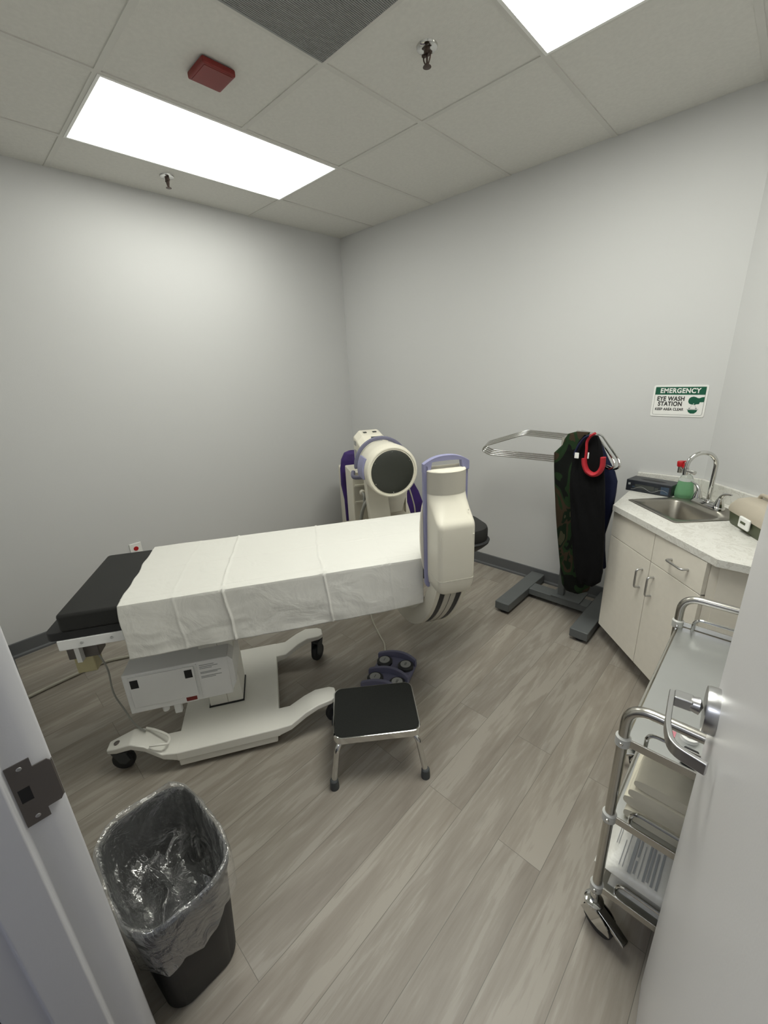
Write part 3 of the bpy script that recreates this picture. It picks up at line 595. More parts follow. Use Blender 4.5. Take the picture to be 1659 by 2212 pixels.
# image intensifier
def IC(r, tt, k=56, sq=1.0): return [TF(SA + r * math.cos(2 * math.pi * i / k), tt, ZA + r * math.sin(2 * math.pi * i / k)) for i in range(k)]
T0 = 1.92
g = G(); g.loft([IC(r, tt) for r, tt in ((0.10, T0 - 0.40), (0.128, T0 - 0.36), (0.150, T0 - 0.25), (0.158, T0 - 0.10), (0.160, T0 - 0.055), (0.157, T0 - 0.045), (0.157, T0 - 0.02), (0.152, T0 - 0.006), (0.146, T0), (0.140, T0 + 0.001), (0.138, T0 - 0.004), (0.131, T0 - 0.002), (0.129, T0 - 0.008))])
obj('image_intensifier', g, 'cream', ca, angle=25)
g = G(); g.loft([IC(r, tt) for r, tt in ((0.1275, T0 - 0.009), (0.1275, T0 - 0.003), (0.120, T0 + 0.001), (0.05, T0 + 0.002))]); obj('detector_disc', g, 'disc', ca, angle=50, label='round black detector face')
for i in range(6):
    a = math.radians(90 + 60 * i); p = TF(SA + 0.121 * math.cos(a), T0 + 0.001, ZA + 0.121 * math.sin(a)); g = G(); g.lathe(p, (N2.x, N2.y, 0), [(0, 0), (0.0024, 0), (0.0015, 0.0015), (0, 0.0015)], 10); obj('disc_screw', g, 'chrome', ca)
# camera housing behind the intensifier
g = G(); R = []
for tt, hw_, zb, zt in ((1.56, 0.085, 0.95, 1.13), (1.50, 0.108, 0.93, 1.185), (1.38, 0.108, 0.93, 1.205), (1.33, 0.090, 0.95, 1.19)):
    R.append([TF(SA - 0.01 + a, tt, b) for a, b in ((-hw_, zb + 0.03), (-hw_ + 0.03, zb), (hw_ - 0.03, zb), (hw_, zb + 0.03), (hw_, zt - 0.05), (hw_ - 0.045, zt), (-hw_ + 0.04, zt), (-hw_, zt - 0.04))])
g.loft(R); ch = obj('camera_housing', g, 'cream', ca, 0.008, seg=3)
for a, b in ((-0.20, -0.178), (-0.135, -0.11)):
    g = G(); g.loft([[TF(x, tt, z) for x, z in ((a, 1.1945), (b, 1.1945), (b, 1.2000), (a, 1.2000))] for tt in (1.42, 1.45)]); obj('vent_slot', g, 'screen', ch)
def slope_patch(name, s0_, s1_, za_, zb_, m):   # on the sloping front of the camera housing
    f_ = lambda z: 1.56 - (z - 1.13) / 0.055 * 0.06
    g = G(); g.hexa([TF(s0_, f_(za_) - 0.002, za_), TF(s1_, f_(za_) - 0.002, za_), TF(s1_, f_(za_) + 0.0025, za_), TF(s0_, f_(za_) + 0.0025, za_), TF(s0_, f_(zb_) - 0.002, zb_), TF(s1_, f_(zb_) - 0.002, zb_), TF(s1_, f_(zb_) + 0.0025, zb_), TF(s0_, f_(zb_) + 0.0025, zb_)]); obj(name, g, m, ch)
slope_patch('label_strip', -0.165, -0.085, 1.166, 1.176, 'screen'); slope_patch('label_plate', -0.160, -0.095, 1.148, 1.162, 'padgrey')
for z0_, z1_ in ((1.115, 1.145), (0.985, 1.085)):
    g = G(); g.fbox(TF, -0.2606, -0.2570, 1.405, 1.465, z0_, z1_); obj('side_window', g, 'padgrey', ch)
# rear lavender ring and side latch
g = G(); R = []
for i in range(33):
    a = math.radians(185 - 165 * i / 32); r = 0.165
    for_ = []
    R.append([TF(SA + (r + dr) * math.cos(a), 1.66 + dt, ZA + (r + dr) * math.sin(a)) for dr, dt in ((-0.010, -0.013), (0.012, -0.013), (0.012, 0.013), (-0.010, 0.013))])
g.loft(R); obj('ring_bumper', g, 'purple_dim', ca, 0.006, seg=3)
g = G(); R = []
for i in range(9):
    a = math.radians(150 + 45 * i / 8); R.append([TF(SA + rr * math.cos(a), tt, ZA + rr * math.sin(a)) for rr, tt in ((0.155, 1.74), (0.175, 1.74), (0.170, 1.86), (0.158, 1.86))])
g.loft(R); obj('side_latch', g, 'purple', ca, 0.004)
g = G(); g.tube(fillet([TF(-0.30, 1.52, 0.955), TF(-0.315, 1.56, 0.925), TF(-0.18, 1.60, 0.925), TF(-0.17, 1.60, 0.96)], 0.03), 0.014, 10); obj('steering_handle', g, 'purple_dim', ca)
# cart body
g = G(); g.fbox(TF, -0.272, -0.135, 1.02, 1.30, 0.10, 0.898); col_ = obj('cart_column', g, 'cream', ca, 0.008, seg=3)
for z in (0.665, 0.79):
    g = G(); g.fbox(TF, -0.258, -0.150, 1.30, 1.312, z, z + 0.016); obj('ledge', g, 'cream', col_, 0.003)
g = G(); g.fbox(TF, -0.262, -0.165, 1.30, 1.3015, 0.681, 0.789); obj('recess', g, 'cream_dark', col_)
g = G(); g.lathe(TF(-0.205, 1.301, 0.745), (N2.x, N2.y, 0), [(0, 0), (0.022, 0), (0.022, 0.02), (0.014, 0.03), (0, 0.03)], 24); obj('cable_socket', g, 'cream', col_)
g = G(); g.tube(smooth_path([TF(-0.205, 1.33, 0.745), TF(-0.205, 1.37, 0.735), TF(-0.21, 1.38, 0.68), TF(-0.235, 1.38, 0.60), TF(-0.24, 1.38, 0.5)]), 0.010, 12); obj('hose', g, 'cablegrey', ca)
g = G(); g.tube(smooth_path([TF(-0.13, 1.44, 0.80), TF(-0.155, 1.47, 0.785), TF(-0.205, 1.47, 0.73), TF(-0.245, 1.46, 0.64), TF(-0.26, 1.44, 0.5)]), 0.012, 12); obj('hose', g, 'cablegrey', ca)
g = G(); g.tube(smooth_path([TF(-0.13, 1.42, 0.83), TF(-0.17, 1.45, 0.79), TF(-0.175, 1.45, 0.74), TF(-0.13, 1.46, 0.70), TF(-0.10, 1.46, 0.64)]), 0.003, 8); obj('thin_wire', g, 'cablegrey', ca)
g = G(); g.prism([(-0.155, 0.12), (0.14, 0.12), (0.14, 0.56), (0.10, 0.70), (0.10, 0.86), (-0.155, 0.86)], lambda a, b: TF(a, 1.05, b), lambda a, b: TF(a, 1.40, b)); obj('cart_body', g, 'cream', ca, 0.01, seg=3)
g = G(); g.prism([(-0.10, 0.62), (0.04, 0.62), (0.075, 0.74), (0.065, 0.90), (-0.115, 0.90), (-0.115, 0.72)], lambda a, b: TF(a, 1.38, b), lambda a, b: TF(a, 1.50, b)); obj('arc_carrier', g, 'cream_dark', ca, 0.012, seg=3)
g = G(); g.fbox(TF, -0.135, -0.112, 1.40, 1.415, 0.55, 0.685); obj('brake_lever', g, 'purple', ca, 0.003)
g = G(); g.fbox(TF, 0.078, 0.088, 1.42, 1.47, 0.60, 0.78); g.fbox(TF, 0.06, 0.09, 1.42, 1.47, 0.75, 0.762); obj('side_bracket', g, 'cream', ca, 0.002)
g = G(); g.tube(smooth_path([TF(0.10, 1.40, 0.86), TF(0.125, 1.42, 0.76), TF(0.16, 1.42, 0.62), TF(0.17, 1.40, 0.5)]), 0.005, 8); obj('thin_wire', g, 'cable', ca)
g = G(); g.fbox(TF, -0.30, 0.20, 0.55, 1.45, 0.06, 0.14); obj('cart_chassis', g, 'cream', ca, 0.01)
for s_, t_ in ((-0.27, 1.40), (0.17, 1.40), (-0.27, 0.6), (0.17, 0.6)):
    g = G(); n_ = V((D2.x, D2.y, 0)); g.lathe(TF(s_, t_, 0.05) - n_ * 0.018, n_, [(0, 0), (0.04, 0), (0.05, 0.006), (0.05, 0.03), (0.04, 0.036), (0, 0.036)], 28); g.cyl(TF(s_, t_, 0.05), TF(s_, t_, 0.08), 0.012); obj('cart_wheel', g, 'blackmetal', ca)
g = G(); g.fbox(TF, -0.25, 0.20, 0.50, 0.85, 0.14, 0.80); obj('rear_cabinet', g, 'cream', ca, 0.02, seg=3)
# ------------------------------------------------------------------ purple apron over the machine
g = G(); R = []
prof = [(-0.315, 0.30, 0.55, 0.79), (-0.302, 0.93, 0.62, 0.95), (-0.27, 0.955, 0.66, 0.97), (-0.2, 0.965, 0.66, 0.97), (-0.12, 0.94, 0.66, 0.97)]
def garment(name, m, rows, F, k=40, fold=0.006, seed=1, label=None, cat='apron', parent=None, origin=None, flat=0.5, group=None, nfold=9):
    # rows: (z, left, right, depth centre, half depth)
    g = G(); RR = []
    rows = sorted(rows, key=lambda r: r[0]); fine = []
    for i in range(len(rows) - 1):
        for j in range(6):
            u = j / 6; fine.append([rows[i][q] * (1 - u) + rows[i + 1][q] * u for q in range(5)])
    fine.append(list(rows[-1]))
    for z, a, b, c, h in fine:
        ring = []; cx, hx = (a + b) / 2, (b - a) / 2
        for i in range(k):
            th = 2 * math.pi * i / k; ct, st = math.cos(th), math.sin(th)
            x = cx + hx * math.copysign(abs(ct) ** 0.8, ct)
            f = fold * math.sin(nfold * th + 5 * noise.noise(V((seed, z * 2.5, 0)))) * (0.5 + noise.noise(V((x * 6, z * 3, seed)))) + 0.6 * fold * noise.noise(V((x * 20, z * 9, seed)))
            y_ = c + (h + f) * math.copysign(abs(st) ** flat, st)
            ring.append(F(x, y_, z))
        RR.append(ring)
    g.loft(RR); return obj(name, g, m, parent, angle=60, origin=origin)
pa = garment('lead_apron', 'purplecloth', [(0.42, -0.285, 0.42, 0.97, 0.02), (0.60, -0.285, 0.36, 0.95, 0.03), (0.72, -0.30, 0.30, 0.93, 0.04), (0.85, -0.295, 0.20, 0.92, 0.045), (0.92, -0.28, 0.10, 0.91, 0.05), (0.97, -0.25, -0.02, 0.90, 0.05), (0.985, -0.21, -0.10, 0.90, 0.035)], lambda a, b, z: TF(a, b - 0.0 if z < 0 else b, z), origin=TF(0, 0.9, 0.7), seed=3)
tag(pa, 'purple lead apron draped over the back of the x-ray machine', 'lead apron', None)

# ------------------------------------------------------------------ foot pedal
fp = thing('foot_pedal', 'grey lavender foot switch with four round buttons on the floor behind the step stool', 'foot pedal', (1.8725, -1.522, 0), math.atan2(-0.92, 0.38))
fa = V((0.382, -0.924, 0)); fb = V((0.924, 0.382, 0)); fc = V((1.8725, -1.522, 0))
def PF(a, b, z): return fc + fa * a + fb * b + V((0, 0, z))
g = G(); g.loft([[PF(*p, z) for p in rrect(0, 0, hx, hy, 0.03)] for hx, hy, z in ((0.150, 0.108, 0.0), (0.150, 0.108, 0.014), (0.142, 0.100, 0.022))]); obj('base', g, 'purple_dim', fp, angle=50)
g = G()
for u in (-0.100, 0.042, 0.150): 
    K = 16; R = []
    for i in range(K + 1):
        b = -0.112 + 0.224 * i / K; bow = -0.045 * (1 - (b / 0.112) ** 2); 
        R.append([PF(u + bow - 0.014, b, 0.016), PF(u + bow + 0.014, b, 0.016), PF(u + bow + 0.010, b, 0.055), PF(u + bow - 0.008, b, 0.055)])
    g.loft(R)
obj('guard_ridge', g, 'purple_dim', fp, 0.004)
for a, b in ((-0.065, -0.062), (-0.065, 0.062), (0.078, -0.062), (0.078, 0.062)):
    g = G(); g.lathe(PF(a, b, 0.018), (0, 0, 1), [(0, 0), (0.043, 0), (0.043, 0.018), (0.036, 0.024), (0, 0.024)], 28); o = obj('button', g, 'blackmetal', fp)
    g = G(); g.lathe(PF(a, b, 0.041), (0, 0, 1), [(0, 0), (0.029, 0), (0.029, 0.003), (0.027, 0.004), (0, 0.004)], 28); obj('cap', g, 'padgrey', o, label='grey round cap')
    g = G(); 
    for q in (-0.003, 0.003) if b > 0 else (0,): g.hexa([PF(a - 0.012, b + q - 0.0012, 0.0452), PF(a + 0.012, b + q - 0.0012, 0.0452), PF(a + 0.012, b + q + 0.0012, 0.0452), PF(a - 0.012, b + q + 0.0012, 0.0452), PF(a - 0.012, b + q - 0.0012, 0.0457), PF(a + 0.012, b + q - 0.0012, 0.0457), PF(a + 0.012, b + q + 0.0012, 0.0457), PF(a - 0.012, b + q + 0.0012, 0.0457)])
    obj('cap_print', g, 'ink', o)
g = G(); g.tube(smooth_path([PF(-0.145, -0.09, 0.015), (1.66, -1.35, 0.006), (1.58, -1.305, 0.005), (1.44, -1.225, 0.005), (1.31, -1.13, 0.005), (1.15, -1.00, 0.005)]), 0.0045, 8); obj('cord', g, 'cable', fp)

# floor cable from the table to the left
g = G(); g.tube(smooth_path([(0.51, -2.915, 0.009), (0.502, -2.83, 0.009), (0.495, -2.70, 0.009), (0.495, -2.56, 0.009), (0.545, -2.45, 0.009), (0.66, -2.25, 0.009), (0.80, -1.9, 0.009), (0.95, -1.55, 0.009), (1.02, -1.35, 0.009), (1.0, -1.0, 0.009), (0.75, -0.75, 0.009)]), 0.009, 10)
tag(obj('power_cable', g, 'cable', None, origin=(0.5, -2.6, 0)), 'thick beige power cable lying on the floor beneath the operating table', 'cable')

# ------------------------------------------------------------------ step stool
sd = V((0.212, 0.275, 0)); 
A, B, C_, D_ = V((1.925, -1.955, 0)), V((2.145, -1.68, 0)), V((2.352, -1.872, 0)), V((2.127, -2.108, 0))
cc = (A + B + C_ + D_) / 4; ax = ((B - A) + (C_ - D_)).normalized(); ay = V((ax.y, -ax.x, 0)); hx = ((B - A).length + (C_ - D_).length) / 4 + 0.006; hy = ((D_ - A).length + (C_ - B).length) / 4 + 0.004
st = thing('step_stool', 'chrome step stool with black rubber tread at the foot of the operating table', 'step stool', (cc.x, cc.y, 0), math.atan2(ax.y, ax.x))
def SF(a, b, z): return cc + ax * a + ay * b + V((0, 0, z))
ZT = 0.222
g = G(); g.loft([[SF(*p, z) for p in rrect(0, 0, hx + e, hy + e, 0.035, 8)] for e, z in ((0, ZT - 0.030), (0.001, ZT - 0.002), (-0.002, ZT))]); obj('rim', g, 'chrome', st, angle=40)
g = G(); g.loft([[SF(*p, z) for p in rrect(0, 0, hx - 0.004, hy - 0.004, 0.033, 8)] for z in (ZT - 0.001, ZT + 0.0015)]); obj('tread', g, 'tread', st)
for sx in (-1, 1):
    g = G()
    for sy in (-1, 1):
        foot = SF(sx * (hx + 0.010), sy * (hy + 0.024), 0.03); 
        g = G(); g.tube(fillet([SF(sx * (hx - 0.06), sy * (hy - 0.05), ZT - 0.036), SF(sx * (hx - 0.015), sy * (hy - 0.004), ZT - 0.036), foot], 0.05, 8), 0.0115, 14); lg = obj('leg', g, 'chrome', st)
        g = G(); dn_ = V((0, 0, 1)); g.lathe(foot - V((0, 0, 0.03)), (0, 0, 1), [(0, 0), (0.0185, 0), (0.0185, 0.012), (0.0165, 0.040), (0.013, 0.044), (0, 0.044)], 20); obj('rubber_foot', g, 'tip', lg)

# ------------------------------------------------------------------ waste bin and bag
bc = V((2.180, -2.752, 0)); BH = 0.385
wb = thing('waste_bin', 'black plastic waste bin in the front corner beside the door frame', 'bin', bc)
def BR(z, e=0.0, k=10):
    u = z / BH; return [V((bc.x + a, bc.y + b, z)) for a, b in rrect(0, 0, 0.142 + 0.036 * u + e, 0.096 + 0.026 * u + e, 0.055 + 0.03 * u, k)]
g = G(); g.loft([BR(0.0, -0.006), BR(0.008), BR(0.2), BR(BH - 0.02), BR(BH - 0.019, 0.006), BR(BH, 0.006), BR(BH, -0.001), BR(0.2, -0.004), BR(0.012, -0.006)]); obj('body', g, 'black', wb, angle=40)
g = G(); R = []; K = 220
def rid(p): return 1 - abs(noise.noise(p)) * 2.2
def ang_ring(z, sc, e, wr, seed):
    u = min(z / BH, 1.0); sc = sc * 0.985; hx_, hy_ = (0.142 + 0.036 * u) * sc + e, (0.096 + 0.026 * u) * sc + e; out = []
    for i in range(K):
        th = 2 * math.pi * i / K; ct, st_ = math.cos(th), math.sin(th); p = 2 / (3.6 if sc > 0.8 else 2.2)
        x = math.copysign(abs(ct) ** p, ct) * hx_; y = math.copysign(abs(st_) ** p, st_) * hy_
        q = V((x * 9, y * 9, z * 9 + seed)); f = rid(q) * 0.6 + rid(q * 2.3 + V((3, 1, 7))) * 0.35 + noise.noise(q * 5) * 0.12 - 0.35
        rr = 1 + wr * f; zz = z + (0.34 * wr * (rid(q * 1.3 + V((5, 5, 5))) - 0.4) if sc < 0.99 else 0.05 * wr * f)
        out.append(V((bc.x + x * rr, max(bc.y + y * rr, -2.922), max(0.02, zz))))
    return out
inner = [(0.235, 0.02, 0.0, 0.10), (0.24, 0.15, 0.0, 0.16), (0.235, 0.28, 0.0, 0.18), (0.24, 0.40, 0.0, 0.18), (0.235, 0.52, 0.0, 0.18), (0.225, 0.63, 0.0, 0.17), (0.22, 0.74, 0.0, 0.16), (0.225, 0.83, 0.0, 0.14), (0.245, 0.88, 0.0, 0.12), (0.27, 0.90, 0.0, 0.11), (0.295, 0.92, 0.0, 0.10), (0.32, 0.935, 0.0, 0.09), (0.345, 0.95, 0.0, 0.07), (0.37, 0.97, 0.0, 0.05), (0.388, 0.995, 0.0, 0.03)]
outer_ = [(0.398, 1.0, 0.006, 0.02), (0.398, 1.0, 0.012, 0.03), (0.388, 1.0, 0.016, 0.04), (0.37, 1.0, 0.017, 0.05), (0.35, 1.0, 0.018, 0.06), (0.33, 1.0, 0.019, 0.07), (0.31, 1.0, 0.020, 0.08), (0.292, 1.0, 0.022, 0.09), (0.278, 1.0, 0.023, 0.10)]
for z, sc, e, wr in inner: R.append(ang_ring(z, sc, e, wr, 2.0))
for q, (z, sc, e, wr) in enumerate(outer_): R.append(ang_ring(z, sc, e, wr, 2.0 + q * 0.12))
n0 = len(inner)
for ri in range(n0 + 2, len(R)):   # the fold hangs lowest at the corner nearest the doorway
    k_ = (ri - n0 - 1)
    for p in R[ri]:
        d_ = p - bc; f = max(0, (d_.x / 0.178 - d_.y / 0.122) / 2); g2 = max(0, d_.y / 0.122) * (0.4 + 0.6 * max(0, -d_.x / 0.178)); p.z -= 0.0085 * k_ * min(f, 1.0) ** 1.5; p.z += 0.007 * k_ * g2
g.loft(R, caps=False)
bg = obj('bin_liner', g, 'bag', None, angle=75, origin=bc + V((0, 0, 0.2))); tag(bg, 'clear plastic liner bag folded over the rim of the black waste bin', 'bin liner')

# ------------------------------------------------------------------ apron rack
rk = thing('apron_rack', 'grey steel apron rack with chrome swing arms standing by the back wall', 'apron rack', (2.27, -0.22, 0))
for x0, x1 in ((1.975, 2.075), (2.470, 2.575)):
    g = G(); g.box(x0, x1, -0.585, -0.02, 0.022, 0.078); obj('foot', g, 'rackgrey', rk, 0.005)
g = G(); g.box(2.075, 2.470, -0.285, -0.185, 0.030, 0.076); obj('crossbar', g, 'rackgrey', rk, 0.004)
for x in (2.025, 2.522):
    for y in (-0.54, -0.06):
        g = G(); g.cyl((x, y, 0.0), (x, y, 0.023), 0.028); obj('glide', g, 'blackmetal', rk)
g = G(); g.box(2.23, 2.42, -0.29, -0.11, 0.076, 0.084); obj('post_plate', g, 'rackgrey', rk, 0.002)
g = G(); g.box(2.262, 2.302, -0.255, -0.215, 0.08, 1.13); obj('post', g, 'rackgrey', rk, 0.003)
g = G(); g.box(2.250, 2.314, -0.40, -0.185, 1.10, 1.175); obj('post_head', g, 'steel', rk, 0.003)
def hanger(origin, dirv, reach, zt, zb, tl, r=0.0062, label=None):
    o_ = V(origin); d = V(dirv).normalized()
    P = lambda a, z: V((o_.x + d.x * a, o_.y + d.y * a, z))
    pts = fillet([P(0.0, zt), P(tl, zt + 0.012), P(reach - 0.02, zb + 0.055), P(reach, zb + 0.025), P(reach - 0.045, zb), P(0.0, zb)], 0.028, 6)
    g = G(); g.tube(pts, r, 12); return obj('hanger_arm', g, 'chrome', rk)
for k in range(4):
    hanger((2.275, -0.275 - 0.034 * k, 0), (-1, -0.03, 0), 0.580 - 0.010 * k, 1.172 - 0.004 * k, 1.037 - 0.004 * k, 0.290 - 0.008 * k, 0.0052)
hanger((2.285, -0.26, 0), (0.31, -0.35, 0), 0.485, 1.195, 1.060, 0.255, 0.0055); hanger((2.305, -0.245, 0), (0.31, -0.35, 0), 0.485, 1.195, 1.060, 0.255, 0.0055)
# aprons hung on the right-hand arms: rows traced at their own distance from the wall
def rows_at(y, data, h):
    out = []
    for py, l, r, *hh in data:
        a = on_y(l, py, y); b = on_y(r, py, y); out.append(((a.z + b.z) / 2, a.x, b.x, y, (hh[0] if hh else h)))
    return out
XYZ = lambda a, b, z: V((a, b, z))
nv = garment('lead_apron', 'navycloth', rows_at(-0.40, [(1222, 1272, 1309, 0.03), (1185, 1262, 1307, 0.03), (1150, 1258, 1307, 0.035), (1125, 1255, 1315, 0.035), (1095, 1252, 1324, 0.035), (1060, 1250, 1331, 0.035), (1035, 1250, 1334, 0.03), (1015, 1248, 1329, 0.025), (990, 1247, 1316, 0.02), (965, 1246, 1304, 0.02), (945, 1252, 1292, 0.012)], 0.03), XYZ, seed=5, origin=(2.5, -0.4, 0.8), fold=0.005)
tag(nv, 'navy blue lead apron at the back of the rack, next to the sink cabinet', 'lead apron', 'lead aprons on the rack')
cm = garment('lead_apron', 'camo', rows_at(-0.47, [(1278, 1222, 1250, 0.012), (1268, 1214, 1272, 0.025), (1240, 1211, 1285, 0.035), (1200, 1208, 1285, 0.04), (1150, 1204, 1282, 0.04), (1100, 1201, 1275, 0.04), (1050, 1199, 1270, 0.035), (1010, 1198, 1268, 0.03), (980, 1198, 1262, 0.025), (972, 1206, 1262, 0.025), (962, 1216, 1262, 0.022), (950, 1220, 1264, 0.02), (938, 1228, 1272, 0.014), (933, 1245, 1275, 0.008)], 0.03), XYZ, seed=8, origin=(2.35, -0.47, 0.8), fold=0.006)
tag(cm, 'green and brown camouflage lead apron, leftmost of the aprons on the rack', 'lead apron', 'lead aprons on the rack')
bk = garment('lead_apron', 'blackcloth', rows_at(-0.555, [(1262, 1250, 1282, 0.012), (1250, 1244, 1298, 0.02), (1228, 1240, 1303, 0.025), (1190, 1237, 1304, 0.03), (1140, 1234, 1306, 0.03), (1090, 1232, 1307, 0.03), (1050, 1232, 1307, 0.03), (1025, 1233, 1306, 0.025), (1005, 1236, 1305, 0.022), (980, 1240, 1303, 0.02), (955, 1250, 1299, 0.016), (940, 1262, 1292, 0.012)], 0.03), XYZ, seed=11, origin=(2.5, -0.555, 0.8), fold=0.006)
tag(bk, 'black lead apron with a bright red neck trim, front of the rack', 'lead apron', 'lead aprons on the rack')
WM[bk] = Matrix.Translation(V((2.5, -0.555, 0.8)))
g = G(); g.tube(smooth_path([on_y(*p, -0.595) for p in ((1303, 988), (1301, 1008), (1293, 1021), (1281, 1025), (1269, 1018), (1263, 1004), (1262, 990))]), 0.021, 12, flat=0.6, up=(0, -1, 0)); obj('neck_trim', g, 'redcloth', bk, label='red neck trim')
g = G(); g.tube(smooth_path([on_y(*p, -0.592) for p in ((1265, 992), (1267, 972), (1268, 955), (1275, 943), (1286, 936))]), lambda u: 0.012 + 0.002 * u, 10, flat=0.5, up=(0, -1, 0)); obj('shoulder_trim', g, 'redcloth', bk, label='red shoulder trim')
WM[nv] = Matrix.Translation(V((2.5, -0.4, 0.8)))
g = G(); g.tube(smooth_path([on_y(*p, -0.60) for p in ((1241, 982), (1250, 962), (1262, 947), (1272, 941))]), 0.012, 10, flat=0.5, up=(0, -1, 0)); obj('shoulder_strap', g, 'navycloth', bk, label='navy strap')
g = G(); q0 = on_y(1242, 978, -0.612); g.box(q0.x, q0.x + 0.022, q0.y - 0.004, q0.y, q0.z - 0.028, q0.z + 0.002); obj('white_tag', g, 'signwhite', bk, 0.002, label='small white tag')
g = G(); q0 = on_y(1270, 978, -0.612); g.box(q0.x, q0.x + 0.007, q0.y - 0.003, q0.y, q0.z - 0.03, q0.z + 0.002); obj('white_tag', g, 'signwhite', bk, 0.002, label='narrow white tag')

# ------------------------------------------------------------------ corner cabinet, worktop, sink
S2 = math.sqrt(0.5); E1 = V((S2, -S2, 0)); E2 = V((S2, S2, 0))
cab = thing('sink_cabinet', 'beige laminate corner cabinet with angled front under the sink', 'cabinet', (2.95, -0.40, 0))
CX0, CYF, CT_ = 2.605, -0.945, 0.820          # left side, right-front, carcass top
fl, fr = V((2.605, -0.455, 0)), V((3.075, -0.930, 0))
foot = [(CX0, -0.004), (CX0, fl.y), (fr.x, fr.y), (LW - 0.003, fr.y), (LW - 0.003, DY - 0.02), (DX + 0.0, -0.004)]
toe = [(CX0 + 0.03, -0.004), (CX0 + 0.05, fl.y + 0.055), (fr.x + 0.03, fr.y + 0.09), (LW - 0.003, fr.y + 0.06), (LW - 0.003, DY - 0.02), (DX, -0.004)]
g = G(); g.loft([[V((a, b, 0.10)) for a, b in foot], [V((a, b, CT_)) for a, b in foot]], caps=False); g.add([V((a, b, 0.10)) for a, b in foot], [tuple(range(6))]); obj('carcass', g, 'lam', cab)
g = G(); g.prism(toe, lambda a, b: V((a, b, 0.0)), lambda a, b: V((a, b, 0.10))); obj('toe_kick', g, 'seam', cab)
fd = (fr - fl).normalized(); fn = V((fd.y, -fd.x, 0)); fn = fn if fn.y < 0 else -fn; FL = (fr - fl).length
def CF(a, b, z): p = fl + fd * a + fn * b; return V((p.x, p.y, z))     # a along the front, b outwards
gp = 0.0018; mid = 0.352
zsplit = 0.672
def front(name, a0, a1, z0, z1): g = G(); g.fbox(CF, a0 + gp, a1 - gp, 0.001, 0.019, z0 + gp, z1 - gp); return obj(name, g, 'lam', cab, 0.0012)
def bar_handle(parent, p0, p1):
    p0 = V(p0); p1 = V(p1); o_ = V((fn.x, fn.y, 0)) * 0.03
    g = G(); g.tube(fillet([p0, p0 + o_, p1 + o_, p1], 0.014, 6), 0.0048, 12); obj('handle', g, 'satin', parent)
d1 = front('door', 0, mid, 0.10, zsplit); d2 = front('door', mid, FL, 0.10, zsplit)
p1_ = front('panel', 0, mid, zsplit, CT_ - 0.002); dr = front('drawer', mid, FL, zsplit, CT_ - 0.002)
g = G(); g.fbox(CF, mid - 0.0012, mid + 0.0012, 0.0002, 0.012, 0.10, CT_ - 0.002); g.fbox(CF, 0.0, FL, 0.0002, 0.012, zsplit - 0.0012, zsplit + 0.0012); obj('shadow_gap', g, 'seam', cab)
bar_handle(d1, CF(mid - 0.047, 0.019, 0.610), CF(mid - 0.047, 0.019, 0.512)); bar_handle(d2, CF(mid + 0.040, 0.019, 0.610), CF(mid + 0.040, 0.019, 0.512))
bar_handle(dr, CF(mid + 0.130, 0.019, 0.745), CF(mid + 0.230, 0.019, 0.745))
# right side front
g = G(); g.box(fr.x + 0.028, LW - 0.004, fr.y - 0.008, fr.y - 0.001, 0.10, CT_ - 0.002); obj('side_panel', g, 'lam', cab, 0.001)
# worktop with hole for the sink
ZC = 0.85
wt = thing('worktop', 'white marble-look laminate worktop with backsplash on the corner cabinet', 'worktop', (2.95, -0.35, ZC))
SO = V((2.627, -0.358, 0))
def KF(a, b, z): p = SO + E1 * a + E2 * b; return V((p.x, p.y, z))     # sink frame
outer = [V((2.580, -0.003, 0)), V((2.590, -0.495, 0)), V((3.090, -0.972, 0)), V((LW - 0.003, -0.972, 0)), V((LW - 0.003, DY - 0.015, 0)), V((DX - 0.001, -0.003, 0))]
hole = [KF(0.02, 0.02, 0), KF(0.355, 0.02, 0), KF(0.355, 0.35, 0), KF(0.02, 0.35, 0)]
def slab_with_hole(z0, z1):
    g = G(); n = len(outer)
    # bridge: outer idx -> hole corners (left 0, front 1, right 2, back 3)
    for z, flip in ((z1, 0), (z0, 1)):
        P = [V((p.x, p.y, z)) for p in outer]; Q = [V((p.x, p.y, z)) for p in hole]
        quads = [[P[0], P[1], Q[0]], [P[1], P[2], Q[1], Q[0]], [P[2], P[3], Q[2], Q[1]], [P[3], P[4], Q[2]], [P[4], P[5], Q[3], Q[2]], [P[5], P[0], Q[0], Q[3]]]
        for q in quads: g.add(q if not flip else q[::-1], [tuple(range(len(q)))])
    for ring in (outer, hole):
        for i in range(len(ring)):
            a, b = ring[i], ring[(i + 1) % len(ring)]
            g.add([V((a.x, a.y, z0)), V((b.x, b.y, z0)), V((b.x, b.y, z1)), V((a.x, a.y, z1))], [(0, 1, 2, 3)])
    return g
obj('slab', slab_with_hole(CT_, ZC), 'counter', wt)
g = G(); g.box(2.582, DX, -0.022, -0.002, ZC, 0.934); bs = obj('backsplash', g, 'counter', wt, 0.002)
ddn = V((-S2, -S2, 0)); da = V((DX, -0.001, 0)); db = V((LW - 0.001, DY, 0))
g = G(); g.hexa([da + V((0, 0, ZC)), db + V((0, 0, ZC)), db + ddn * 0.02 + V((0, 0, ZC)), da + ddn * 0.02 + V((0, 0, ZC)), da + V((0, 0, 0.934)), db + V((0, 0, 0.934)), db + ddn * 0.02 + V((0, 0, 0.934)), da + ddn * 0.02 + V((0, 0, 0.934))]); obj('backsplash', g, 'counter', wt, 0.002)
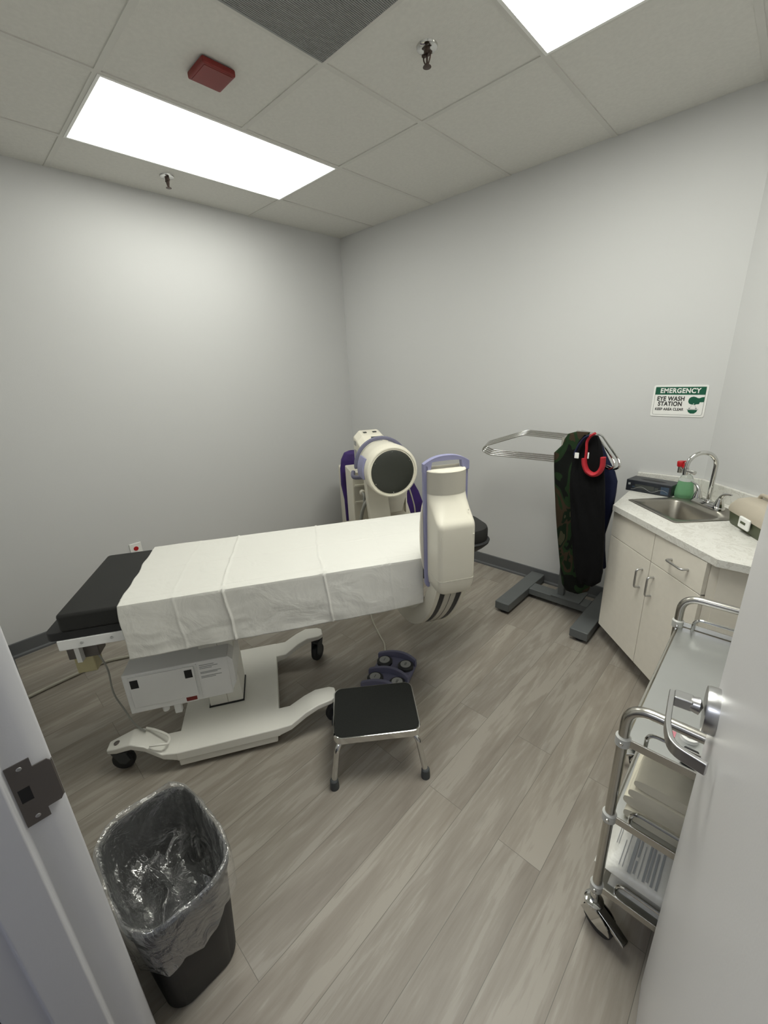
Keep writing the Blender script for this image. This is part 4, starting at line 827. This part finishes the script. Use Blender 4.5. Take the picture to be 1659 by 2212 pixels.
# sink
sk = thing('sink', 'small square stainless steel sink set diagonally in the worktop', 'sink', KF(0.19, 0.19, ZC))
bcx, bcy, bhx, bhy = 0.190, 0.140, 0.150, 0.105
g = G(); K_ = 6
def KR(cx, cy, hx_, hy_, r, z): return [KF(a, b, z) for a, b in rrect(cx, cy, hx_, hy_, r, K_)]
g.loft([KR(0.187, 0.187, 0.190, 0.190, 0.012, ZC + 0.0005), KR(0.187, 0.187, 0.189, 0.189, 0.012, ZC + 0.003), KR(0.187, 0.187, 0.180, 0.180, 0.012, ZC + 0.0042), KR(0.187, 0.187, 0.176, 0.176, 0.012, ZC + 0.0025),
        KR(bcx, bcy, bhx + 0.006, bhy + 0.006, 0.045, ZC + 0.0025), KR(bcx, bcy, bhx, bhy, 0.042, ZC - 0.004), KR(bcx, bcy, bhx - 0.006, bhy - 0.006, 0.04, ZC - 0.11), KR(bcx, bcy, bhx - 0.02, bhy - 0.02, 0.035, ZC - 0.135), KR(bcx, bcy, 0.03, 0.03, 0.028, ZC - 0.140)], caps=False)
g.add(KR(bcx, bcy, 0.03, 0.03, 0.028, ZC - 0.140), [tuple(range(28))])
obj('basin', g, 'sinksteel', sk, angle=50)
# faucet
fc_ = thing('faucet', 'chrome gooseneck faucet with two lever handles and an eyewash fitting behind the sink', 'faucet', KF(0.19, 0.305, ZC))
zb = ZC + 0.003
g = G(); g.loft([KR(0.165, 0.312, hx_, hy_, 0.024, z) for hx_, hy_, z in ((0.098, 0.027, zb), (0.098, 0.027, zb + 0.012), (0.085, 0.022, zb + 0.026))]); obj('base_plate', g, 'chrome', fc_, angle=50)
sp0 = KF(0.165, 0.315, zb + 0.02)
rad = 0.068; top = 1.062
pts = [sp0, sp0 + V((0, 0, 0.1))] + [V((0, 0, 0))] * 0
arc = []
for i in range(15):
    a = math.pi * i / 14; 
    q = V((sp0.x, sp0.y, top)) - (E2 * 0.75 + E1 * 0.10).normalized() * (rad * (1 - math.cos(a))) + V((0, 0, rad * math.sin(a)))
    arc.append(q)
end = arc[-1] - V((0, 0, 0.012))
g = G(); g.tube([sp0, V((sp0.x, sp0.y, 0.96))] + arc + [end], 0.0105, 16); obj('spout', g, 'chrome', fc_)
g = G(); g.lathe(sp0 - V((0, 0, 0.006)), (0, 0, 1), [(0, 0), (0.02, 0), (0.018, 0.012), (0.013, 0.022), (0, 0.022)], 24); obj('collar', g, 'chrome', fc_)
for a0, sg in ((0.093, -1), (0.237, 1)):
    b0 = KF(a0, 0.312, zb + 0.015)
    g = G(); g.lathe(b0, (0, 0, 1), [(0, 0), (0.023, 0), (0.022, 0.012), (0.016, 0.032), (0.012, 0.045), (0, 0.05)], 24); hb = obj('valve', g, 'chrome', fc_)
    g = G(); g.tube(smooth_path([b0 + V((0, 0, 0.02)), b0 + V((0, 0, 0.05)) + E1 * sg * 0.002, b0 + V((0, 0, 0.072)) + E1 * sg * 0.022, b0 + V((0, 0, 0.080)) + E1 * sg * 0.062]), lambda u: 0.012 - 0.008 * u, 12); obj('lever_handle', g, 'chrome', fc_)
# eyewash fitting
vdir = E1.copy()
ee = end - V((0, 0, 0.008))
g = G(); g.cyl(ee + V((0, 0, 0.012)), ee - V((0, 0, 0.022)), 0.0135); g.cyl(ee + vdir * 0.0, ee + vdir * 0.045, 0.008); g.cyl(ee + vdir * 0.038, ee + vdir * 0.06, 0.0105); g.cyl(ee, ee - vdir * 0.042 - V((0, 0, 0.0)), 0.0075); ew = obj('eyewash_body', g, 'chrome', fc_)
g = G(); g.cyl(ee - vdir * 0.040 - V((0, 0, 0.020)), ee - vdir * 0.040 + V((0, 0, 0.012)), 0.012); obj('eyewash_nozzle', g, 'steel', fc_)
g = G(); c0 = ee - vdir * 0.040 + V((0, 0, 0.012)); g.lathe(c0, (-0.1, 0, 1), [(0, 0), (0.015, 0), (0.0165, 0.004), (0.0165, 0.024), (0.014, 0.028), (0, 0.028)], 20)
g.cyl(c0 + vdir * 0.026 + V((0, 0, 0.0)), c0 + vdir * 0.026 + V((0, 0, 0.018)), 0.010); g.tube(smooth_path([c0 + vdir * 0.01 + V((0, 0, 0.022)), c0 + vdir * 0.025 + V((0, 0, 0.032)), c0 + vdir * 0.036 + V((0, 0, 0.022)), c0 + vdir * 0.018 + V((0, 0, 0.010))]), 0.003, 8); obj('dust_cap', g, 'red', fc_, label='red dust cap')
# eye wash sign
sg_ = thing('wall_sign', 'green and white EMERGENCY EYE WASH STATION sign on the back wall above the sink', 'sign', (2.722, -0.001, 1.355))
def WF(a, b, z): return V((2.7215 + a, -0.0035 - z, 1.3545 + b))
def flatpoly(name, poly, m, z0, z1, par): g = G(); g.prism(poly, lambda a, b: WF(a, b, z0), lambda a, b: WF(a, b, z1)); return obj(name, g, m, par)
flatpoly('plate', rrect(0, 0, 0.1265, 0.0855, 0.010), 'signwhite', -0.003, 0.0, sg_)
def rring(hx_, hy_, r, wd, m, name):
    o1 = rrect(0, 0, hx_, hy_, r); o2 = rrect(0, 0, hx_ - wd, hy_ - wd, max(r - wd, 0.001)); g = G(); n = len(o1)
    g.add([WF(a, b, 0.0006) for a, b in o1] + [WF(a, b, 0.0006) for a, b in o2], [(i, (i + 1) % n, n + (i + 1) % n, n + i) for i in range(n)]); return obj(name, g, m, sg_)
rring(0.117, 0.076, 0.010, 0.0011, 'ink', 'border_line')
flatpoly('green_band', [(-0.1165, 0.034), (0.1165, 0.034), (0.1165, 0.0758), (-0.1165, 0.0758)], 'green', 0.0, 0.0007, sg_)
text('lettering', 'EMERGENCY', 0.0355, 'signwhite', sg_, lambda a, b, z: WF(a, b, 0.0012 + z), 0.0, 0.0545, bold=0.0011, xs=0.87)
text('lettering', 'EYE WASH', 0.0325, 'ink', sg_, lambda a, b, z: WF(a, b, 0.0008 + z), -0.038, 0.0115, bold=0.0010, xs=0.80)
text('lettering', 'STATION', 0.0325, 'ink', sg_, lambda a, b, z: WF(a, b, 0.0008 + z), -0.038, -0.0165, bold=0.0010, xs=0.80)
text('lettering', 'KEEP AREA CLEAR', 0.0195, 'ink', sg_, lambda a, b, z: WF(a, b, 0.0008 + z), -0.0385, -0.0455, bold=0.0006, xs=0.80)
head = [(0.046, 0.006), (0.049, 0.016), (0.056, 0.022), (0.067, 0.0245), (0.077, 0.022), (0.086, 0.017), (0.094, 0.0165), (0.104, 0.021), (0.1155, 0.0225), (0.1155, -0.004), (0.098, -0.005), (0.096, -0.015), (0.082, -0.0165), (0.078, -0.021), (0.074, -0.018), (0.062, -0.0175), (0.051, -0.013), (0.046, -0.004)]
flatpoly('pictogram', head, 'green', 0.0, 0.0007, sg_); flatpoly('pictogram', [(0.048, -0.046), (0.094, -0.046), (0.090, -0.058), (0.080, -0.066), (0.064, -0.066), (0.053, -0.058)], 'green', 0.0, 0.0007, sg_)
flatpoly('pictogram', [(0.043, -0.042), (0.098, -0.042), (0.096, -0.0445), (0.046, -0.0445)], 'inkgrey', 0.0, 0.0007, sg_)
for a in (0.053, 0.083): flatpoly('pictogram', [(a, -0.042), (a + 0.006, -0.042), (a + 0.007, -0.035), (a - 0.001, -0.035)], 'inkgrey', 0.0, 0.0007, sg_)
for a, b in ((0.058, 0.064), (0.084, 0.078)): flatpoly('pictogram', [(a, -0.034), (a + 0.0012, -0.034), (b + 0.0012, -0.022), (b, -0.022)], 'inkgrey', 0.0, 0.0007, sg_)
flatpoly('pictogram', [(0.070, -0.012), (0.074, -0.012), (0.074, -0.0155), (0.070, -0.0155)], 'signwhite', 0.0007, 0.0011, sg_)
# glove carton
gb = thing('glove_box', 'dark printed glove carton lying on the worktop left of the sink', 'carton', (2.68, -0.1, ZC))
a_, b_ = V((2.558, -0.150, 0)), V((2.792, -0.188, 0)); gu = (b_ - a_).normalized(); gv = V((-gu.y, gu.x, 0)); GLen = (b_ - a_).length
def GF(a, b, z): p = a_ + gu * a + gv * b; return V((p.x, p.y, ZC + z))
g = G(); g.fbox(GF, 0, GLen, 0, 0.118, 0.0, 0.066); obj('carton', g, 'boxdark', gb, 0.003)
g = G(); g.prism([(0.055 + 0.0, 0.057), (0.09, 0.074), (0.16, 0.070), (0.19, 0.052), (0.15, 0.040), (0.085, 0.040)], lambda a, b: GF(a, b, 0.0660), lambda a, b: GF(a, b, 0.0668)); obj('opening', g, 'ink', gb)
for r_ in ((0.05, 0.15, 0.020, 0.045, 'screen'), (0.185, 0.225, 0.010, 0.052, 'boxblue'), (0.012, 0.024, 0.036, 0.048, 'inkgrey'), (0.035, 0.048, 0.025, 0.030, 'boxblue'), (0.155, 0.172, 0.02, 0.04, 'screen')):
    g = G(); g.fbox(GF, r_[0], r_[1], -0.0008, 0.0002, r_[2], r_[3]); obj('print', g, r_[4], gb)
g = G(); g.tube([GF(0.03 + 0.19 * i / 20, -0.0008, 0.012 + 0.020 * math.sin(i / 20 * 5.5) ** 2) for i in range(21)], 0.0009, 6); obj('print', g, 'inkgrey', gb)
# soap bottle
sbp = V((2.842, -0.128, ZC))
sb = thing('soap_bottle', 'clear conical bottle of green liquid soap between the carton and the faucet', 'bottle', sbp)
g = G(); g.lathe(sbp, (0, 0, 1), [(0, 0), (0.044, 0), (0.046, 0.004), (0.045, 0.03), (0.035, 0.088), (0.034, 0.092), (0, 0.092)], 36, 1.0); obj('liquid', g, 'liquid', sb)
g = G(); g.lathe(sbp, (0, 0, 1), [(0.035, 0.0925), (0.032, 0.104), (0.026, 0.118), (0.014, 0.128), (0.012, 0.134), (0, 0.134)], 36); obj('bottle', g, 'clearplastic', sb)
g = G(); g.lathe(sbp + V((0, 0, 0.132)), (0, 0, 1), [(0, 0), (0.014, 0), (0.014, 0.014), (0.007, 0.017), (0.005, 0.030), (0, 0.030)], 24); obj('cap', g, 'signwhite', sb)
# tackle box
tk = thing('tackle_box', 'olive green plastic case with a tan lid and latch at the right of the sink', 'case', (3.2, -0.42, ZC))
ta = V((3.060, -0.462, 0)); tu = V((0.50, -0.866, 0)).normalized(); tv = V((0.866, 0.50, 0)); 
def XF(a, b, z): p = ta + tu * a + tv * b; return V((p.x, p.y, ZC + z))
g = G(); g.loft([[XF(*p, z) for p in rrect(0.15, 0.085, hx_, hy_, 0.022)] for hx_, hy_, z in ((0.140, 0.075, 0.0), (0.145, 0.080, 0.01), (0.150, 0.085, 0.062))]); obj('body', g, 'olive', tk)
g = G(); g.loft([[XF(*p, z) for p in rrect(0.15, 0.085, hx_, hy_, 0.024)] for hx_, hy_, z in ((0.154, 0.089, 0.060), (0.155, 0.090, 0.072), (0.152, 0.087, 0.088), (0.135, 0.072, 0.118), (0.110, 0.055, 0.130))]); obj('lid', g, 'tan', tk, angle=50)
g = G(); g.tube(fillet([XF(0.05, 0.085, 0.124), XF(0.06, 0.085, 0.148), XF(0.24, 0.085, 0.148), XF(0.25, 0.085, 0.124)], 0.02), 0.008, 10); obj('carry_handle', g, 'tan', tk)
g = G(); g.fbox(XF, 0.125, 0.20, -0.016, -0.004, 0.022, 0.072); lt = obj('latch', g, 'signwhite', tk, 0.008, seg=3, label='off-white latch')
g = G(); g.fbox(XF, 0.145, 0.18, -0.0175, -0.0155, 0.044, 0.054); obj('latch_slot', g, 'olive', lt)

# ------------------------------------------------------------------ steel cart
CXa, CXb, CYa, CYb = 3.037, 3.43, -1.915, -1.265
ct = thing('instrument_cart', 'stainless steel three-shelf rolling cart between the sink cabinet and the open door', 'cart', ((CXa + CXb) / 2, (CYa + CYb) / 2, 0))
pr_ = 0.0125
for y in (CYa, CYb):
    g = G(); g.tube(fillet([(CXa, y, 0.125), (CXa, y, 0.805), (CXb, y, 0.805), (CXb, y, 0.125)], 0.055, 8), pr_, 16); obj('end_frame', g, 'steel', ct)
SH = (0.690, 0.430, 0.150)
for z in SH:
    g = G(); g.box(CXa + 0.006, CXb - 0.006, CYa + 0.006, CYb - 0.006, z - 0.004, z); obj('shelf', g, 'shelfsteel', ct)
    g = G()
    g.box(CXa + 0.012, CXb - 0.012, CYa - 0.004, CYa + 0.001, z - 0.003, z + 0.019); g.box(CXa + 0.012, CXb - 0.012, CYb - 0.001, CYb + 0.004, z - 0.003, z + 0.019)
    g.box(CXa - 0.003, CXa + 0.003, CYa + 0.012, CYb - 0.012, z - 0.022, z + 0.001); g.box(CXb - 0.003, CXb + 0.003, CYa + 0.012, CYb - 0.012, z - 0.022, z + 0.001)
    obj('shelf_edge', g, 'steel', ct, 0.001)
    for y in (CYa + 0.014, CYb - 0.014):
        g = G(); g.tube(fillet([(CXa + 0.045, y, z), (CXa + 0.045, y, z + 0.050), (CXb - 0.045, y, z + 0.050), (CXb - 0.045, y, z)], 0.03, 6), 0.005, 10); obj('guard_rail', g, 'chrome', ct)
    for x in (CXa, CXb):
        for y in (CYa, CYb):
            g = G(); g.lathe((x, y, z - 0.006), (0, 0, 1), [(0.0125, 0), (0.017, 0.002), (0.0175, 0.026), (0.0125, 0.030)], 20); obj('collar', g, 'greyplastic', ct, label='milky plastic collar')
            g = G(); g.lathe((x - 0.0 , y - 0.017, z + 0.008), (0, -1, 0), [(0, 0), (0.005, 0), (0.004, 0.003), (0, 0.003)], 12); obj('screw', g, 'chrome', ct)
def cart_caster(x, y, yaw):
    u = V((math.cos(yaw), math.sin(yaw), 0)); n = V((-u.y, u.x, 0)); a = V((x, y, 0)) + u * 0.022; r = 0.045
    g = G(); g.cyl((x, y, 0.135), (x, y, 0.098), 0.013); g.lathe((x, y, 0.088), (0, 0, 1), [(0, 0), (0.026, 0), (0.026, 0.010), (0.016, 0.016), (0, 0.016)], 24)
    for sg in (-1, 1):
        R = []; 
        pts = [(-0.046, 0.050)] + [(0.044 * math.cos(q), 0.045 + 0.046 * math.sin(q)) for q in [math.radians(170 - 165 * i / 12) for i in range(13)]] + [(0.012, 0.036), (-0.010, 0.036)]
        g.prism(pts, lambda p, q: a + u * p + n * sg * 0.0165 + V((0, 0, q)), lambda p, q: a + u * p + n * sg * 0.0195 + V((0, 0, q)))
    o = obj('caster', g, 'chrome', ct)
    g = G(); g.lathe(a + V((0, 0, r)) - n * 0.014, n, [(0, 0), (r - 0.010, 0), (r, 0.005), (r, 0.023), (r - 0.010, 0.028), (0, 0.028)], 32); obj('wheel', g, 'blackmetal', o)
    g = G(); g.prism([(0.0, 0.092), (0.05, 0.078), (0.078, 0.066), (0.08, 0.060), (0.045, 0.066), (0.0, 0.08)], lambda p, q: a + u * p - n * 0.013 + V((0, 0, q)), lambda p, q: a + u * p + n * 0.013 + V((0, 0, q))); obj('brake_pedal', g, 'chrome', o, 0.002)
cart_caster(CXa, CYa, math.radians(-18)); cart_caster(CXb, CYa, math.radians(-40)); cart_caster(CXa, CYb, math.radians(200)); cart_caster(CXb, CYb, math.radians(20))
# towels on the middle shelf
def towel(z, th, dx, dy, label, shr=0.0):
    x0, x1, y0, y1 = 3.058 + dx, 3.37 + dx, -1.885 + dy, -1.44 + dy
    g = G(); K = 14; R = []
    nx, ny = 16, 18
    for s_, zz in ((0, z), (1, z + th)):
        pass
    prof = [(0.0, 0.0), (0.0, 1.0)]
    # stadium cross-section folded edge towards -x
    rings = []
    for j in range(ny + 1):
        y = y0 + (y1 - y0) * j / ny; ring = []
        for i in range(28):
            a = 2 * math.pi * i / 28; cx, sz = math.cos(a), math.sin(a)
            x = (x0 + x1) / 2 + (x1 - x0) / 2 * math.copysign(abs(cx) ** 0.25, cx); zc = z + th / 2 + th / 2 * math.copysign(abs(sz) ** 0.55, sz)
            wv = 0.003 * noise.noise(V((x * 14, y * 14, z * 40)))
            ring.append(V((x + 0.004 * noise.noise(V((y * 9, z * 60, 2))), y, zc + (wv if sz > 0 else 0))))
        rings.append(ring)
    g.loft(rings); o = obj('folded_towel', g, 'towel', None, angle=60, origin=((x0 + x1) / 2, (y0 + y1) / 2, z)); tag(o, label, 'towel', 'folded towels on the middle cart shelf')
towel(0.4305, 0.032, 0.004, 0.0, 'cream folded towel lying directly on the middle cart shelf, bottom of the stack')
towel(0.4640, 0.034, -0.004, 0.010, 'cream folded towel, second from the bottom of the stack on the cart')
towel(0.4995, 0.030, 0.006, 0.004, 'cream folded towel, second from the top of the stack on the cart')
towel(0.5310, 0.030, 0.012, 0.012, 'cream folded towel with plain top, topmost of the stack on the cart')
# printed bag package on the lowest shelf
def package(z, th, x0, x1, y0, y1, label, prints):
    pk = thing('supply_package', label, 'package', ((x0 + x1) / 2, (y0 + y1) / 2, z), 0, 'printed packages on the lowest cart shelf')
    g = G(); nx, ny = 22, 26; vs = []; zf = {}
    for j in range(ny + 1):
        for i in range(nx + 1):
            u, v = i / nx, j / ny; e = (math.sin(math.pi * u) * math.sin(math.pi * v)) ** 0.3
            vs.append(V((x0 + (x1 - x0) * u, y0 + (y1 - y0) * v, z + 0.002 + th * e * min(1.0, 0.35 + 2.2 * v) * (0.92 + 0.10 * noise.noise(V((u * 5, v * 5, z * 9)))))))
    n = nx + 1; top = [(j * n + i, j * n + i + 1, (j + 1) * n + i + 1, (j + 1) * n + i) for j in range(ny) for i in range(nx)]
    bot = [V((p.x, p.y, z)) for p in vs]; m_ = len(vs)
    edge = [i for i in range(nx + 1)] + [j * n + nx for j in range(1, ny + 1)] + [ny * n + i for i in range(nx - 1, -1, -1)] + [j * n for j in range(ny - 1, 0, -1)]
    fs = top + [tuple(m_ + i for i in edge)[::-1]] + [(edge[k], m_ + edge[k], m_ + edge[(k + 1) % len(edge)], edge[(k + 1) % len(edge)]) for k in range(len(edge))]
    g.add(vs + bot, fs); obj('bag', g, 'paper', pk, angle=60)
    for (a, b, c, d_) in prints:
        g = G(); K = 8
        def top_z(u, v): return z + 0.0042 + th * (math.sin(math.pi * u) * math.sin(math.pi * v)) ** 0.3 * min(1.0, 0.35 + 2.2 * v) * (0.92 + 0.10 * noise.noise(V((u * 5, v * 5, z * 9))))
        pa_ = [(x0 + (x1 - x0) * a, y0 + (y1 - y0) * (c + (d_ - c) * i / K), top_z(a, c + (d_ - c) * i / K)) for i in range(K + 1)]
        pb_ = [(x0 + (x1 - x0) * b, y0 + (y1 - y0) * (c + (d_ - c) * i / K), top_z(b, c + (d_ - c) * i / K)) for i in range(K + 1)]
        g.add([V(p) for p in pa_ + pb_], [(i, i + 1, K + 2 + i, K + 1 + i) for i in range(K)])
        obj('print', g, 'inkgrey', pk)
package(0.1505, 0.06, 3.058, 3.40, -1.885, -1.40, 'white printed plastic package, lower one on the lowest cart shelf', [])
package(0.2150, 0.065, 3.018, 3.36, -1.895, -1.42, 'white printed plastic package with grey text, upper one on the lowest cart shelf', [(0.16, 0.165, 0.05, 0.20), (0.185, 0.19, 0.05, 0.26), (0.225, 0.250, 0.04, 0.24), (0.262, 0.275, 0.05, 0.12), (0.262, 0.275, 0.14, 0.24), (0.30, 0.305, 0.04, 0.22), (0.33, 0.345, 0.04, 0.24), (0.355, 0.37, 0.05, 0.24), (0.385, 0.40, 0.04, 0.22), (0.42, 0.435, 0.04, 0.24), (0.10, 0.105, 0.16, 0.30), (0.115, 0.12, 0.16, 0.30)])
# small items on top shelf
t = thing('tape_roll', 'small clear tape roll on the cart top under the door lever', 'tape roll', (3.155, -1.80, 0.690)); g = G(); g.lathe((3.155, -1.80, 0.6902), (0, 0, 1), [(0.010, 0), (0.019, 0), (0.019, 0.010), (0.010, 0.010), (0.010, 0)], 28); obj('roll', g, 'signwhite', t)
g = G(); g.box(3.108, 3.128, -1.822, -1.800, 0.690, 0.694); tag(obj('sticker', g, 'pink', None, origin=(3.118, -1.81, 0.69)), 'small pink sticker on the cart top next to the tape roll', 'sticker')
g = G(); g.box(3.150, 3.180, -1.890, -1.855, 0.690, 0.715); tag(obj('small_black_box', g, 'black', None, bevel=0.004, origin=(3.165, -1.87, 0.69)), 'small black box at the near edge of the cart top', 'box')
